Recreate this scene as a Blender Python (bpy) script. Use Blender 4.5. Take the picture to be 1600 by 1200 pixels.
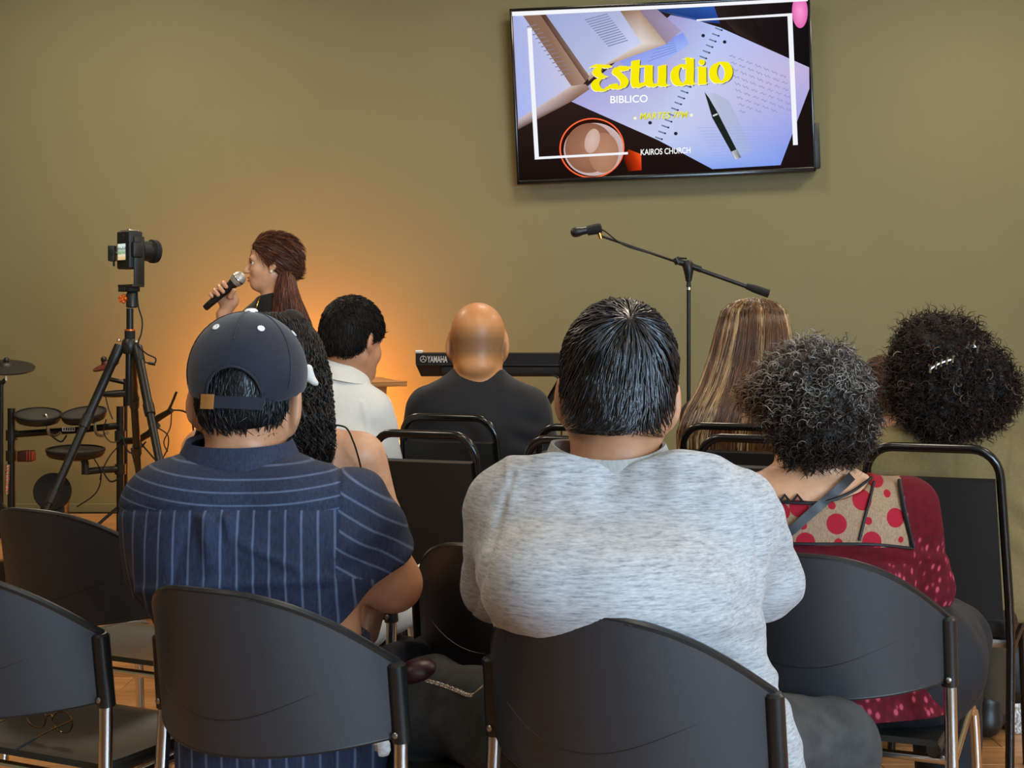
import bpy, bmesh, math, random
import numpy as np
from mathutils import Vector, Matrix

for _o in list(bpy.data.objects):
    bpy.data.objects.remove(_o)
SC = bpy.context.scene
COL = SC.collection
random.seed(5)
RNG = np.random.default_rng(11)

# ------------------------------------------------------------------ camera
FPX, CAMH, YH = 2300.0, 1.25, 520.0        # focal length in pixels (1600 wide), camera height, horizon row
cam = bpy.data.cameras.new('camera')
cam.lens = FPX * 36.0 / 1600.0
cam.sensor_width = 36.0
cam.shift_y = -(600.0 - YH) / 1600.0
cam.clip_start = 0.05
cam_o = bpy.data.objects.new('camera', cam)
cam_o.location = (0, 0, CAMH)
cam_o.rotation_euler = (math.pi / 2, 0, 0)
COL.objects.link(cam_o)
SC.camera = cam_o

# ------------------------------------------------------------------ view, world and large lights
SC.view_settings.view_transform = 'Standard'
SC.view_settings.look = 'None'
SC.view_settings.gamma = 1.0
SC.view_settings.use_curve_mapping = False
SC.view_settings.exposure = 0.0
world = bpy.data.worlds.new('room_ambient')
SC.world = world
world.use_nodes = True
world.node_tree.nodes['Background'].inputs[0].default_value = (0.75, 0.85, 1.0, 1)
world.node_tree.nodes['Background'].inputs[1].default_value = 0.5


def area_light(name, loc, target, sx, sy, power, color):
    l = bpy.data.lights.new(name, 'AREA')
    l.shape = 'RECTANGLE'
    l.size, l.size_y = sx, sy
    l.energy = power
    l.color = color
    o = bpy.data.objects.new(name, l)
    o.location = loc
    d = Vector(target) - Vector(loc)
    o.rotation_euler = d.to_track_quat('-Z', 'Y').to_euler()
    COL.objects.link(o)
    return o


WARM = (1.0, 0.88, 0.70)
for i, (lx, ly, lp) in enumerate([(-2.1, 6.7, 62), (0.4, 6.7, 40), (2.7, 6.7, 60), (-2.1, 3.6, 40), (0.6, 3.6, 34), (3.0, 3.6, 40),
                                  (-1.8, 0.4, 30), (1.6, 0.4, 26)]):
    area_light('ceiling_lamp_light', (lx, ly, 3.5), (lx, ly + 0.001, 0), 0.6, 0.6, lp * .72, WARM)
# daylight through the tall shop window in the right-hand wall, behind the camera
area_light('window_daylight', (4.35, -1.7, 1.75), (0.3, 2.5, 0.95), 2.4, 2.0, 330, (0.53, 0.76, 1.0))
area_light('window_daylight_rear', (2.7, -3.45, 1.75), (0.6, 2.5, 0.95), 2.6, 2.2, 210, (0.53, 0.76, 1.0))

# ------------------------------------------------------------------ helpers
def P(px, py, d):
    return np.array([(px - 800.0) / FPX * d, d, CAMH - (py - YH) / FPX * d])


def hexc(h):
    h = h.lstrip('#')
    c = [int(h[i:i + 2], 16) / 255.0 for i in (0, 2, 4)]
    return tuple(x / 12.92 if x <= 0.04045 else ((x + 0.055) / 1.055) ** 2.4 for x in c)


class NT:
    def __init__(self, name):
        self.m = bpy.data.materials.new(name)
        self.m.use_nodes = True
        self.t = self.m.node_tree
        self.b = self.t.nodes['Principled BSDF']

    def n(self, typ, **kw):
        x = self.t.nodes.new(typ)
        for k, v in kw.items():
            setattr(x, k, v)
        return x

    def l(self, a, b):
        self.t.links.new(a, b)

    def math(self, op, a, b=None, clamp=False):
        x = self.n('ShaderNodeMath', operation=op)
        x.use_clamp = clamp
        for i, v in enumerate((a, b)):
            if v is None:
                continue
            if isinstance(v, (int, float)):
                x.inputs[i].default_value = v
            else:
                self.l(v, x.inputs[i])
        return x.outputs[0]

    def mix(self, fac, a, b):
        x = self.n('ShaderNodeMix', data_type='RGBA')
        for s, v in ((x.inputs[0], fac), (x.inputs[6], a), (x.inputs[7], b)):
            if isinstance(v, (int, float)):
                s.default_value = v
            elif isinstance(v, tuple):
                s.default_value = (*v[:3], 1)
            else:
                self.l(v, s)
        return x.outputs[2]

    def noise(self, scale, detail=4, vec=None, rough=0.6):
        x = self.n('ShaderNodeTexNoise')
        x.inputs['Scale'].default_value = scale
        x.inputs['Detail'].default_value = detail
        x.inputs['Roughness'].default_value = rough
        if vec is not None:
            self.l(vec, x.inputs['Vector'])
        return x.outputs['Fac']

    def coord(self, scale=(1, 1, 1), rot=(0, 0, 0)):
        c = self.n('ShaderNodeTexCoord')
        mp = self.n('ShaderNodeMapping')
        mp.inputs['Scale'].default_value = scale
        mp.inputs['Rotation'].default_value = rot
        self.l(c.outputs['Object'], mp.inputs[0])
        return mp.outputs[0]

    def attr(self, name):
        x = self.n('ShaderNodeAttribute')
        x.attribute_name = name
        return x

    def ramp(self, fac, stops):
        x = self.n('ShaderNodeValToRGB')
        e = x.color_ramp.elements
        while len(e) > 1:
            e.remove(e[-1])
        for i, (p, c) in enumerate(stops):
            q = e[0] if i == 0 else e.new(p)
            q.position = p
            q.color = (*c[:3], 1)
        self.l(fac, x.inputs[0])
        return x.outputs[0]

    def bump(self, h, strength, dist=0.01):
        x = self.n('ShaderNodeBump')
        x.inputs['Strength'].default_value = strength
        x.inputs['Distance'].default_value = dist
        self.l(h, x.inputs['Height'])
        self.l(x.outputs[0], self.b.inputs['Normal'])


def pm(name, col, rough=0.5, metal=0.0, spec=0.5, coat=0.0, nscale=0, namp=0.0, bump=0.0, bdist=0.004, stretch=(1, 1, 1), sheen=0.0):
    """plain procedural material: a base colour with a noise tint and noise relief"""
    t = NT(name)
    c = hexc(col) if isinstance(col, str) else col
    b = t.b
    b.inputs['Base Color'].default_value = (*c, 1)
    b.inputs['Roughness'].default_value = rough
    b.inputs['Metallic'].default_value = metal
    b.inputs['Specular IOR Level'].default_value = spec
    b.inputs['Coat Weight'].default_value = coat
    if sheen:
        b.inputs['Sheen Weight'].default_value = sheen
    if nscale:
        f = t.noise(nscale, 5, t.coord(stretch))
        if namp:
            lo = tuple(x * (1 - namp) for x in c)
            hi = tuple(min(1, x * (1 + namp)) for x in c)
            t.l(t.ramp(f, [(0.3, lo), (0.7, hi)]), b.inputs['Base Color'])
        if bump:
            t.bump(f, bump, bdist)
    return t.m


def make_mesh(name, V, F, mat=None, smooth=True):
    me = bpy.data.meshes.new(name)
    V = np.asarray(V, dtype=np.float32)
    if isinstance(F, np.ndarray):
        k = F.shape[1]
        me.vertices.add(len(V))
        me.vertices.foreach_set('co', V.ravel())
        me.loops.add(F.size)
        me.loops.foreach_set('vertex_index', F.astype(np.int32).ravel())
        me.polygons.add(len(F))
        me.polygons.foreach_set('loop_start', np.arange(0, F.size, k, dtype=np.int32))
        me.polygons.foreach_set('loop_total', np.full(len(F), k, dtype=np.int32))
        me.update(calc_edges=True)
        me.validate()
    else:
        me.from_pydata([tuple(map(float, v)) for v in V], [], [list(map(int, f)) for f in F])
        me.update()
    if smooth:
        me.polygons.foreach_set('use_smooth', np.ones(len(me.polygons), dtype=bool))
    if mat:
        me.materials.append(mat)
    return me


ORG = {}


def tag(o, label=None, cat=None, group=None, kind=None):
    if label:
        o['label'] = label
    if cat:
        o['category'] = cat
    if group:
        o['group'] = group
    if kind:
        o['kind'] = kind
    return o


def thing(name, label, cat, loc=(0, 0, 0), rotz=0.0, group=None):
    o = bpy.data.objects.new(name, None)
    o.empty_display_size = 0.05
    o.location = loc
    o.rotation_euler = (0, 0, rotz)
    COL.objects.link(o)
    ORG[o.name] = np.array(loc, dtype=float)
    return tag(o, label, cat, group)


def link(name, me, parent=None, loc=None):
    o = bpy.data.objects.new(name, me)
    COL.objects.link(o)
    if parent is not None:
        o.parent = parent
    if loc is not None:
        o.location = loc
    return o


def wobj(name, V, F, mat, root, parent=None, smooth=True):
    """link a mesh given in world coordinates under a root that is only translated"""
    V = np.asarray(V, dtype=float) - ORG[root.name]
    return link(name, make_mesh(name, V, F, mat, smooth), parent if parent is not None else root)


class MB:
    """mesh builder"""
    def __init__(self):
        self.v, self.f = [], []

    def add(self, V, F):
        o = len(self.v)
        self.v.extend([tuple(map(float, x)) for x in V])
        self.f.extend([[i + o for i in q] for q in F])
        return self

    def box(self, lo, hi, r=0.0, seg=2, M=None):
        lo, hi = np.array(lo, float), np.array(hi, float)
        bm = bmesh.new()
        bmesh.ops.create_cube(bm, size=1.0)
        for v in bm.verts:
            v.co = Vector(((lo + hi) / 2 + np.array(v.co) * (hi - lo)))
        if r > 0:
            bmesh.ops.bevel(bm, geom=bm.edges[:], offset=r, segments=seg, affect='EDGES', profile=0.5)
        if M is not None:
            bmesh.ops.transform(bm, matrix=M, verts=bm.verts[:])
        bm.verts.index_update()
        self.add([v.co for v in bm.verts], [[v.index for v in f.verts] for f in bm.faces])
        bm.free()
        return self

    def tube(self, pts, r, n=10, closed=False, cap=True, flat=1.0):
        pts = np.array(pts, float)
        m = len(pts)
        r = np.full(m, r, float) if np.isscalar(r) else np.array(r, float)
        if closed:
            T = np.roll(pts, -1, 0) - np.roll(pts, 1, 0)
        else:
            T = np.gradient(pts, axis=0)
        T /= np.linalg.norm(T, axis=1)[:, None] + 1e-12
        ref = np.array([0, 0, 1.0]) if abs(T[0][2]) < 0.9 else np.array([0, 1.0, 0])
        u = ref - T[0] * np.dot(ref, T[0])
        u /= np.linalg.norm(u)
        V = []
        for i in range(m):
            u = u - T[i] * np.dot(u, T[i])
            u /= np.linalg.norm(u) + 1e-12
            w = np.cross(T[i], u)
            for k in range(n):
                a = 2 * math.pi * k / n
                V.append(pts[i] + r[i] * (math.cos(a) * u * flat + math.sin(a) * w))
        Fc = []
        for i in range(m if closed else m - 1):
            j = (i + 1) % m
            for k in range(n):
                k2 = (k + 1) % n
                Fc.append([i * n + k, i * n + k2, j * n + k2, j * n + k])
        if cap and not closed:
            Fc.append(list(range(n - 1, -1, -1)))
            Fc.append([(m - 1) * n + k for k in range(n)])
        return self.add(V, Fc)

    def lathe(self, prof, n=20, M=None, c=(0, 0, 0)):
        """prof = [(radius, height)] about z"""
        V, Fc = [], []
        for (r, z) in prof:
            for k in range(n):
                a = 2 * math.pi * k / n
                V.append((r * math.cos(a), r * math.sin(a), z))
        m = len(prof)
        for i in range(m - 1):
            for k in range(n):
                k2 = (k + 1) % n
                Fc.append([i * n + k, i * n + k2, (i + 1) * n + k2, (i + 1) * n + k])
        Fc.append(list(range(n - 1, -1, -1)))
        Fc.append([(m - 1) * n + k for k in range(n)])
        if M is not None:
            V = [M @ Vector(v) for v in V]
        V = [np.array(v) + np.array(c) for v in V]
        return self.add(V, Fc)

    def sheet(self, G, thick, flip=False):
        """grid of points (m,n,3) given a thickness along its normals"""
        G = np.asarray(G, float)
        m, n, _ = G.shape
        du = np.gradient(G, axis=0)
        dv = np.gradient(G, axis=1)
        N = np.cross(du, dv)
        N /= np.linalg.norm(N, axis=2)[..., None] + 1e-12
        A, B = G + N * thick / 2, G - N * thick / 2
        V = np.concatenate([A.reshape(-1, 3), B.reshape(-1, 3)])
        o = m * n
        Fc = []
        for i in range(m - 1):
            for j in range(n - 1):
                a, b, c, d = i * n + j, (i + 1) * n + j, (i + 1) * n + j + 1, i * n + j + 1
                Fc.append([a, b, c, d])
                Fc.append([o + d, o + c, o + b, o + a])
        ring = [i * n for i in range(m)] + [(m - 1) * n + j for j in range(1, n)] + \
               [i * n + n - 1 for i in range(m - 2, -1, -1)] + [j for j in range(n - 2, 0, -1)]
        for a, b in zip(ring, ring[1:] + ring[:1]):
            Fc.append([b, a, o + a, o + b])
        return self.add(V, Fc)

    def obj(self, name, mat, parent=None, root=None, smooth=True, label=None):
        if root is not None:
            o = wobj(name, self.v, self.f, mat, root, parent, smooth)
        else:
            o = link(name, make_mesh(name, self.v, self.f, mat, smooth), parent)
        if smooth:
            try:
                o.data.set_sharp_from_angle(angle=math.radians(42))
            except Exception:
                pass
        if label:
            o['label'] = label
        return o


def catmull(pts, per=8, closed=False):
    pts = [np.array(p, float) for p in pts]
    n = len(pts)
    out = []
    for i in range(n if closed else n - 1):
        if closed:
            p0, p1, p2, p3 = pts[i - 1], pts[i], pts[(i + 1) % n], pts[(i + 2) % n]
        else:
            p0, p1, p2, p3 = pts[max(i - 1, 0)], pts[i], pts[i + 1], pts[min(i + 2, n - 1)]
        for k in range(per):
            t = k / per
            out.append(0.5 * ((2 * p1) + (-p0 + p2) * t + (2 * p0 - 5 * p1 + 4 * p2 - p3) * t * t + (-p0 + 3 * p1 - 3 * p2 + p3) * t ** 3))
    if not closed:
        out.append(pts[-1])
    return np.array(out)


# ---- smooth noise
_LAT = RNG.random((32, 32, 32)).astype(np.float32) * 2 - 1


def vnoise(p, freq=(1, 1, 1), seed=0.0):
    p = np.asarray(p) * np.array(freq) + seed * 7.31 + 100.0
    i = np.floor(p).astype(int)
    f = p - i
    f = f * f * (3 - 2 * f)
    r = 0
    for dx in (0, 1):
        for dy in (0, 1):
            for dz in (0, 1):
                w = (f[..., 0] if dx else 1 - f[..., 0]) * (f[..., 1] if dy else 1 - f[..., 1]) * (f[..., 2] if dz else 1 - f[..., 2])
                r = r + w * _LAT[(i[..., 0] + dx) % 32, (i[..., 1] + dy) % 32, (i[..., 2] + dz) % 32]
    return r


# ---- distance field sculpting: prims are blended smoothly, then meshed as one continuous surface
class Field:
    def __init__(self, lo, hi, h):
        self.lo, self.h = np.array(lo, float), h
        n = np.ceil((np.array(hi, float) - self.lo) / h).astype(int) + 1
        self.n = n
        self.ax = [(self.lo[i] + h * np.arange(n[i])).astype(np.float32) for i in range(3)]
        self.D = np.full(n, 0.2, dtype=np.float32)

    def region(self, lo, hi):
        s = []
        for i in range(3):
            a = int(np.clip(math.floor((lo[i] - self.lo[i]) / self.h), 0, self.n[i]))
            b = int(np.clip(math.ceil((hi[i] - self.lo[i]) / self.h) + 1, 0, self.n[i]))
            s.append(slice(a, max(a, b)))
        return tuple(s)

    def grid(self, s):
        return (self.ax[0][s[0]][:, None, None], self.ax[1][s[1]][None, :, None], self.ax[2][s[2]][None, None, :])

    def put(self, s, d, k):
        a = self.D[s]
        if k > 0:
            h = np.maximum(k - np.abs(a - d), 0) / k
            self.D[s] = np.minimum(a, d) - h * h * k * 0.25
        else:
            self.D[s] = np.minimum(a, d)

    def carve(self, s, d, k):
        a = self.D[s]
        if k > 0:
            h = np.maximum(k - np.abs(a + d), 0) / k
            self.D[s] = np.maximum(a, -d) + h * h * k * 0.25
        else:
            self.D[s] = np.maximum(a, -d)

    def cone(self, a, b, ra, rb, k=0.03, m=0.06):
        a, b = np.array(a, float), np.array(b, float)
        R = max(ra, rb) + k + m
        s = self.region(np.minimum(a, b) - R, np.maximum(a, b) + R)
        X, Y, Z = self.grid(s)
        ab = b - a
        L2 = ab.dot(ab) + 1e-9
        t = np.clip(((X - a[0]) * ab[0] + (Y - a[1]) * ab[1] + (Z - a[2]) * ab[2]) / L2, 0, 1)
        d = np.sqrt((X - a[0] - t * ab[0]) ** 2 + (Y - a[1] - t * ab[1]) ** 2 + (Z - a[2] - t * ab[2]) ** 2) - (ra + (rb - ra) * t)
        self.put(s, d, k)
        return self

    def ell(self, c, r, k=0.02, R=None, cut=False, m=0.05):
        c, r = np.array(c, float), np.array(r, float)
        e = max(r) + k + m
        s = self.region(c - e, c + e)
        X, Y, Z = self.grid(s)
        X, Y, Z = X - c[0], Y - c[1], Z - c[2]
        if R is not None:
            X, Y, Z = (X * R[0, 0] + Y * R[1, 0] + Z * R[2, 0], X * R[0, 1] + Y * R[1, 1] + Z * R[2, 1], X * R[0, 2] + Y * R[1, 2] + Z * R[2, 2])
        k0 = np.sqrt((X / r[0]) ** 2 + (Y / r[1]) ** 2 + (Z / r[2]) ** 2) + 1e-6
        k1 = np.sqrt((X / r[0] ** 2) ** 2 + (Y / r[1] ** 2) ** 2 + (Z / r[2] ** 2) ** 2) + 1e-6
        d = k0 * (k0 - 1) / k1
        (self.carve if cut else self.put)(s, d, k)
        return self

    def loft(self, L, k=0.03, p=2.3, grow=0.0):
        """L rows (z, cx, cy, a, b) stacked ellipses"""
        L = np.array(sorted(map(tuple, L)), float)
        z0, z1 = L[0, 0], L[-1, 0]
        mx = L[:, 3:].max() + 0.1
        s = self.region([L[:, 1].min() - mx, L[:, 2].min() - mx, z0 - 0.1], [L[:, 1].max() + mx, L[:, 2].max() + mx, z1 + 0.1])
        X, Y, Z = self.grid(s)
        zz = self.ax[2][s[2]]
        zs = np.linspace(z0, z1, 200)
        cols = []
        for c in range(1, 5):
            q = np.interp(zs, L[:, 0], L[:, c])
            w = max(3, int(200 * 0.025 / max(z1 - z0, 0.05)))
            q = np.convolve(np.pad(q, w, mode='edge'), np.ones(2 * w + 1) / (2 * w + 1), 'valid')
            cols.append(np.interp(zz, zs, q)[None, None, :].astype(np.float32))
        cx, cy, a, b = cols
        a, b = a + grow, b + grow
        d = ((np.abs((X - cx) / a) ** p + np.abs((Y - cy) / b) ** p) ** (1 / p) - 1) * np.minimum(a, b)
        cap = np.maximum(Z - (z1 + grow), (z0 - grow) - Z) + 0 * d
        d = np.maximum(d, cap)
        self.put(s, d, k)
        return self

    def plane(self, pt, nrm, k=0.0, s=None):
        """keep the side away from nrm"""
        nrm = np.array(nrm, float) / np.linalg.norm(nrm)
        s = s or (slice(None),) * 3
        X, Y, Z = self.grid(s)
        d = (X - pt[0]) * nrm[0] + (Y - pt[1]) * nrm[1] + (Z - pt[2]) * nrm[2]
        self.carve(s, -d, k)
        return self

    def mesh(self):
        D, h = self.D, self.h
        inside = D < 0
        nx, ny, nz = D.shape
        cs = np.zeros((nx - 1, ny - 1, nz - 1), dtype=np.int8)
        for a in (0, 1):
            for b in (0, 1):
                for c in (0, 1):
                    cs += inside[a:nx - 1 + a, b:ny - 1 + b, c:nz - 1 + c]
        act = (cs > 0) & (cs < 8)
        I, J, K = np.nonzero(act)
        idx = np.full(act.shape, -1, dtype=np.int64)
        idx[I, J, K] = np.arange(len(I))
        acc = np.zeros((len(I), 3), dtype=np.float64)
        cnt = np.zeros(len(I))
        cor = [(a, b, c) for a in (0, 1) for b in (0, 1) for c in (0, 1)]
        for p in cor:
            for ax in range(3):
                if p[ax]:
                    continue
                q = list(p)
                q[ax] = 1
                d0 = D[I + p[0], J + p[1], K + p[2]]
                d1 = D[I + q[0], J + q[1], K + q[2]]
                m = (d0 < 0) != (d1 < 0)
                t = d0[m] / (d0[m] - d1[m])
                pos = np.repeat(np.array(p, float)[None], m.sum(), 0)
                pos[:, ax] = t
                acc[m] += pos
                cnt[m] += 1
        V = self.lo + h * (np.stack([I, J, K], 1) + acc / cnt[:, None])
        Fs = []
        # x edges
        for ax in range(3):
            A = [slice(1, -1)] * 3
            A[ax] = slice(None)
            a0 = list(A)
            a1 = list(A)
            a0[ax] = slice(0, -1)
            a1[ax] = slice(1, None)
            s0, s1 = inside[tuple(a0)], inside[tuple(a1)]
            u, w = (ax + 1) % 3, (ax + 2) % 3
            for flip, M in ((False, s0 & ~s1), (True, ~s0 & s1)):
                e = np.stack(np.nonzero(M), 1)
                if not len(e):
                    continue
                e[:, u] += 1
                e[:, w] += 1
                q = []
                for (du, dw) in ((-1, -1), (0, -1), (0, 0), (-1, 0)):
                    c = e.copy()
                    c[:, u] += du
                    c[:, w] += dw
                    q.append(idx[c[:, 0], c[:, 1], c[:, 2]])
                q = np.stack(q, 1)
                q = q[(q >= 0).all(1)]
                Fs.append(q[:, ::-1] if flip else q)
        return V, np.concatenate(Fs)


def vnormals(V, F):
    n = np.cross(V[F[:, 2]] - V[F[:, 0]], V[F[:, 3]] - V[F[:, 1]])
    N = np.zeros_like(V)
    for i in range(4):
        np.add.at(N, F[:, i], n)
    return N / (np.linalg.norm(N, axis=1)[:, None] + 1e-12)


def rotm(yaw=0, pitch=0, roll=0):
    """head frame: yaw>0 turns left (counter-clockwise from above), pitch>0 looks up, roll>0 tips to its right"""
    return np.array(Matrix.Rotation(math.radians(yaw), 3, 'Z') @ Matrix.Rotation(math.radians(pitch), 3, 'X') @ Matrix.Rotation(math.radians(roll), 3, 'Y'))


class Head:
    def __init__(self, c, yaw=0, pitch=0, roll=0, s=1.0):
        self.c, self.R, self.s = np.array(c, float), rotm(yaw, pitch, roll), s

    def w(self, *p):
        return self.c + self.R @ (np.array(p, float) * self.s)

    def loc(self, V):
        return ((np.asarray(V) - self.c) @ self.R) / self.s

    def sculpt(self, f, face=True, ears=True, ear=1.0, ez=0.0):
        s, R = self.s, self.R
        E = lambda c, r, k=0.02, cut=False, R2=R: f.ell(self.w(*c), np.array(r) * s, k * s, R2, cut, m=0.03)
        C = lambda a, b, ra, rb, k=0.02: f.cone(self.w(*a), self.w(*b), ra * s, rb * s, k * s, m=0.03)
        E((0, -.014, .03), (.077, .098, .093), 0.01)
        E((0, -.05, -.03), (.06, .055, .055), 0.04)
        E((0, .03, -.045), (.062, .062, .07), 0.03)
        E((0, .058, -.088), (.034, .033, .030), 0.03)
        for q in (-1, 1):
            C((q * .054, -.004, -.055), (q * .022, .066, -.096), .02, .017, .03)
            E((q * .037, .062, -.032), (.024, .022, .026), .02)
        if face:
            E((0, .078, .02), (.048, .016, .013), .02)
            C((0, .088, .008), (0, .113, -.034), .007, .011, .012)
            for q in (-1, 1):
                E((q * .011, .099, -.038), (.008, .010, .007), .008)
                E((q * .031, .094, -.001), (.016, .014, .010), .012, True)
            E((0, .090, -.063), (.023, .012, .0065), .006)
            E((0, .088, -.076), (.020, .012, .0075), .006)
        if ears:
            for q in (-1, 1):
                Re = R @ rotm(q * 28, -12, 0)
                E((q * (.083 + .006 * (ear - 1)), -.012, -.004 + ez), (.009 * ear, .019 * ear, .033 * ear), .008, False, Re)
                E((q * .081, -.004, -.030 * ear + ez), (.008, .010 * ear, .012 * ear), .010, False, Re)
                E((q * (.094 + .010 * (ear - 1)), -.006, -.002 + ez), (.006, .010, .018), .006, True, Re)
        return self

    def neck(self, f, base, r0=.054, r1=.06, k=.03):
        f.cone(self.w(0, -.03, -.05), base, r0 * self.s, r1, k)


def short_line(y):
    return np.interp(y, [-.12, -.09, -.05, -.028, -.005, .02, .05, .075, .095, .12], [-.088, -.088, -.075, -.045, .012, .0, .02, .058, .085, .12])


def hair_cap(f, head, t=.012, line=short_line, ztop=0.0, extra=()):
    """a shell over the skull above a hairline given in head coordinates"""
    s, R = head.s, head.R
    f.ell(head.w(0, -.014, .03 + ztop / 2), (np.array((.077, .098, .093 + ztop / 2)) + t) * s, 0.01, R)
    f.ell(head.w(0, -.05, -.03), (np.array((.06, .055, .055)) + t) * s, 0.04, R)
    for (c, r, k) in extra:
        f.ell(head.w(*c), np.array(r) * s, k, R)
    sl = f.region(head.c - .25, head.c + .25)
    X, Y, Z = f.grid(sl)
    X, Y, Z = X - head.c[0], Y - head.c[1], Z - head.c[2]
    y = (X * R[0, 1] + Y * R[1, 1] + Z * R[2, 1]) / s
    z = (X * R[0, 2] + Y * R[1, 2] + Z * R[2, 2]) / s
    f.carve(sl, ((z - line(y)) * .8 * s).astype(np.float32), .008)


def sample(V, F, n, mask=None):
    a = np.linalg.norm(np.cross(V[F[:, 2]] - V[F[:, 0]], V[F[:, 3]] - V[F[:, 1]]), axis=1)
    if mask is not None:
        a = a * mask
    i = RNG.choice(len(F), n, p=a / a.sum())
    u, v = RNG.random((2, n, 1))
    p = (V[F[i, 0]] * (1 - u) + V[F[i, 1]] * u) * (1 - v) + (V[F[i, 3]] * (1 - u) + V[F[i, 2]] * u) * v
    N = vnormals(V, F)
    return p, N[F[i, 0]]


def strands(Q, r, col):
    """Q (N,M,3) polylines -> three-sided tapering tubes; col (N,3)"""
    N, M, _ = Q.shape
    T = np.gradient(Q, axis=1)
    T /= np.linalg.norm(T, axis=2)[..., None] + 1e-9
    ref = np.array([0.31, 0.55, 0.77])
    U = np.cross(T, ref)
    U /= np.linalg.norm(U, axis=2)[..., None] + 1e-9
    W = np.cross(T, U)
    tt = np.linspace(0, 1, M)
    taper = (np.minimum(1, .55 + tt * 2) * np.minimum(1, (1.05 - tt) * 2.6))[None, :, None]
    rr = (np.asarray(r) * np.ones(N))[:, None, None] * taper
    V = np.stack([Q + rr * (math.cos(a) * U + math.sin(a) * W) for a in (0, 2.094, 4.189)], 2).reshape(-1, 3)
    base = (np.arange(N)[:, None] * M + np.arange(M - 1)[None]) * 3
    F = []
    for k in range(3):
        k2 = (k + 1) % 3
        F.append(np.stack([base + k, base + k2, base + 3 + k2, base + 3 + k], 2).reshape(-1, 4))
    return V, np.concatenate(F), np.repeat(col, M * 3, axis=0)


def join(parts):
    V, F, C, o = [], [], [], 0
    for v, f, c in parts:
        V.append(v)
        F.append(np.asarray(f) + o)
        C.append(c if c.ndim == 2 else np.repeat(c[None], len(v), 0))
        o += len(v)
    return np.concatenate(V), np.concatenate(F), np.concatenate(C)


def set_col(me, C, name='col'):
    a = me.attributes.new(name, 'FLOAT_COLOR', 'POINT')
    a.data.foreach_set('color', np.concatenate([C, np.ones((len(C), 1))], 1).astype(np.float32).ravel())


def mix_cols(n, cols, w=None):
    cols = np.array([hexc(c) for c in cols])
    i = RNG.choice(len(cols), n, p=w)
    return cols[i] * (0.8 + 0.4 * RNG.random((n, 1)))


def tangent(d, N):
    d = d - N * (d * N).sum(1)[:, None]
    return d / (np.linalg.norm(d, axis=1)[:, None] + 1e-9)


def tufts(p, N, dirs, L, lift, M=5, jit=.25, fall=0.0):
    d = tangent(dirs + RNG.normal(0, jit, p.shape), N)
    t = np.linspace(0, 1, M)[None, :, None]
    L = np.asarray(L) * np.ones(len(p))
    Q = p[:, None] + d[:, None] * t * L[:, None, None] + N[:, None] * lift * (.35 + t - .55 * t * t) * (.5 + RNG.random((len(p), 1, 1)))
    Q[..., 2] -= fall * t[..., 0] ** 2
    return Q


def curls(p, N, L, R, turns, M=16, out=.5, down=.6):
    n = len(p)
    d = N * out + np.array([0, 0, -down]) + RNG.normal(0, .45, p.shape)
    d /= np.linalg.norm(d, axis=1)[:, None]
    u = np.cross(d, RNG.normal(0, 1, p.shape))
    u /= np.linalg.norm(u, axis=1)[:, None]
    w = np.cross(d, u)
    t = np.linspace(0, 1, M)[None, :, None]
    L = np.asarray(L) * (0.6 + .8 * RNG.random(n))
    Rr = R * (0.6 + .8 * RNG.random(n))
    ph = 2 * math.pi * turns * t * (0.7 + .6 * RNG.random((n, 1, 1)))
    g = np.minimum(1, t * 4)
    return p[:, None] + d[:, None] * t * L[:, None, None] + Rr[:, None, None] * g * (np.cos(ph) * u[:, None] + np.sin(ph) * w[:, None]) - u[:, None] * (Rr[:, None, None] * g)
# ------------------------------------------------------------------ materials
def hair_mat(name, rough=.38, spec=.5):
    t = NT(name)
    a = t.attr('col')
    t.l(a.outputs['Color'], t.b.inputs['Base Color'])
    t.b.inputs['Roughness'].default_value = rough
    t.b.inputs['Specular IOR Level'].default_value = spec
    return t.m


def skin_mat(name, col, rough=.45):
    t = NT(name)
    c = hexc(col)
    f = t.noise(28, 5, t.coord())
    t.l(t.ramp(f, [(.3, (c[0] * .88, c[1] * .84, c[2] * .82)), (.7, (min(1, c[0] * 1.08), c[1] * 1.06, c[2] * 1.05))]), t.b.inputs['Base Color'])
    t.b.inputs['Roughness'].default_value = rough
    t.b.inputs['Subsurface Weight'].default_value = .12
    t.b.inputs['Subsurface Radius'].default_value = (.012, .005, .003)
    t.bump(t.noise(220, 3, t.coord()), .12, .001)
    return t.m


M = {}
M['wall'] = pm('olive_paint', '#85773f', .75, spec=.25, nscale=3, namp=.03)
M['wall2'] = pm('olive_paint_eggshell', '#7b7652', .62, spec=.3, nscale=2.2, namp=.025, bump=.05, bdist=.002)
M['cream'] = pm('cream_paint', '#cfc3ae', .8, nscale=3, namp=.03)
M['ceil'] = pm('ceiling_tile_white', '#d8d2c6', .85, nscale=20, namp=.04)
M['plastic'] = pm('black_plastic_shell', '#262524', .36, spec=.5, nscale=160, bump=.18, bdist=.0012)
M['plastic_seat'] = pm('black_plastic_seat', '#2b2824', .34, spec=.5, nscale=120, bump=.12, bdist=.001)
M['rim'] = pm('black_plastic_rim', '#1f1e1d', .34, spec=.45)
M['sleeve'] = pm('black_sleeve', '#1c1b1a', .32, spec=.5)
M['chrome'] = pm('chrome', '#d9d6d0', .14, 1.0)
M['steel'] = pm('brushed_steel', '#a7a39c', .35, 1.0, nscale=90, namp=.1)
M['black_tube'] = pm('black_enamel_tube', '#0d0c0b', .22, spec=.6)
M['vinyl'] = pm('black_vinyl', '#1e1c1a', .5, spec=.4, nscale=260, bump=.25, bdist=.001)
M['black_metal'] = pm('black_powder_metal', '#14130f', .42, spec=.5)
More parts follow.
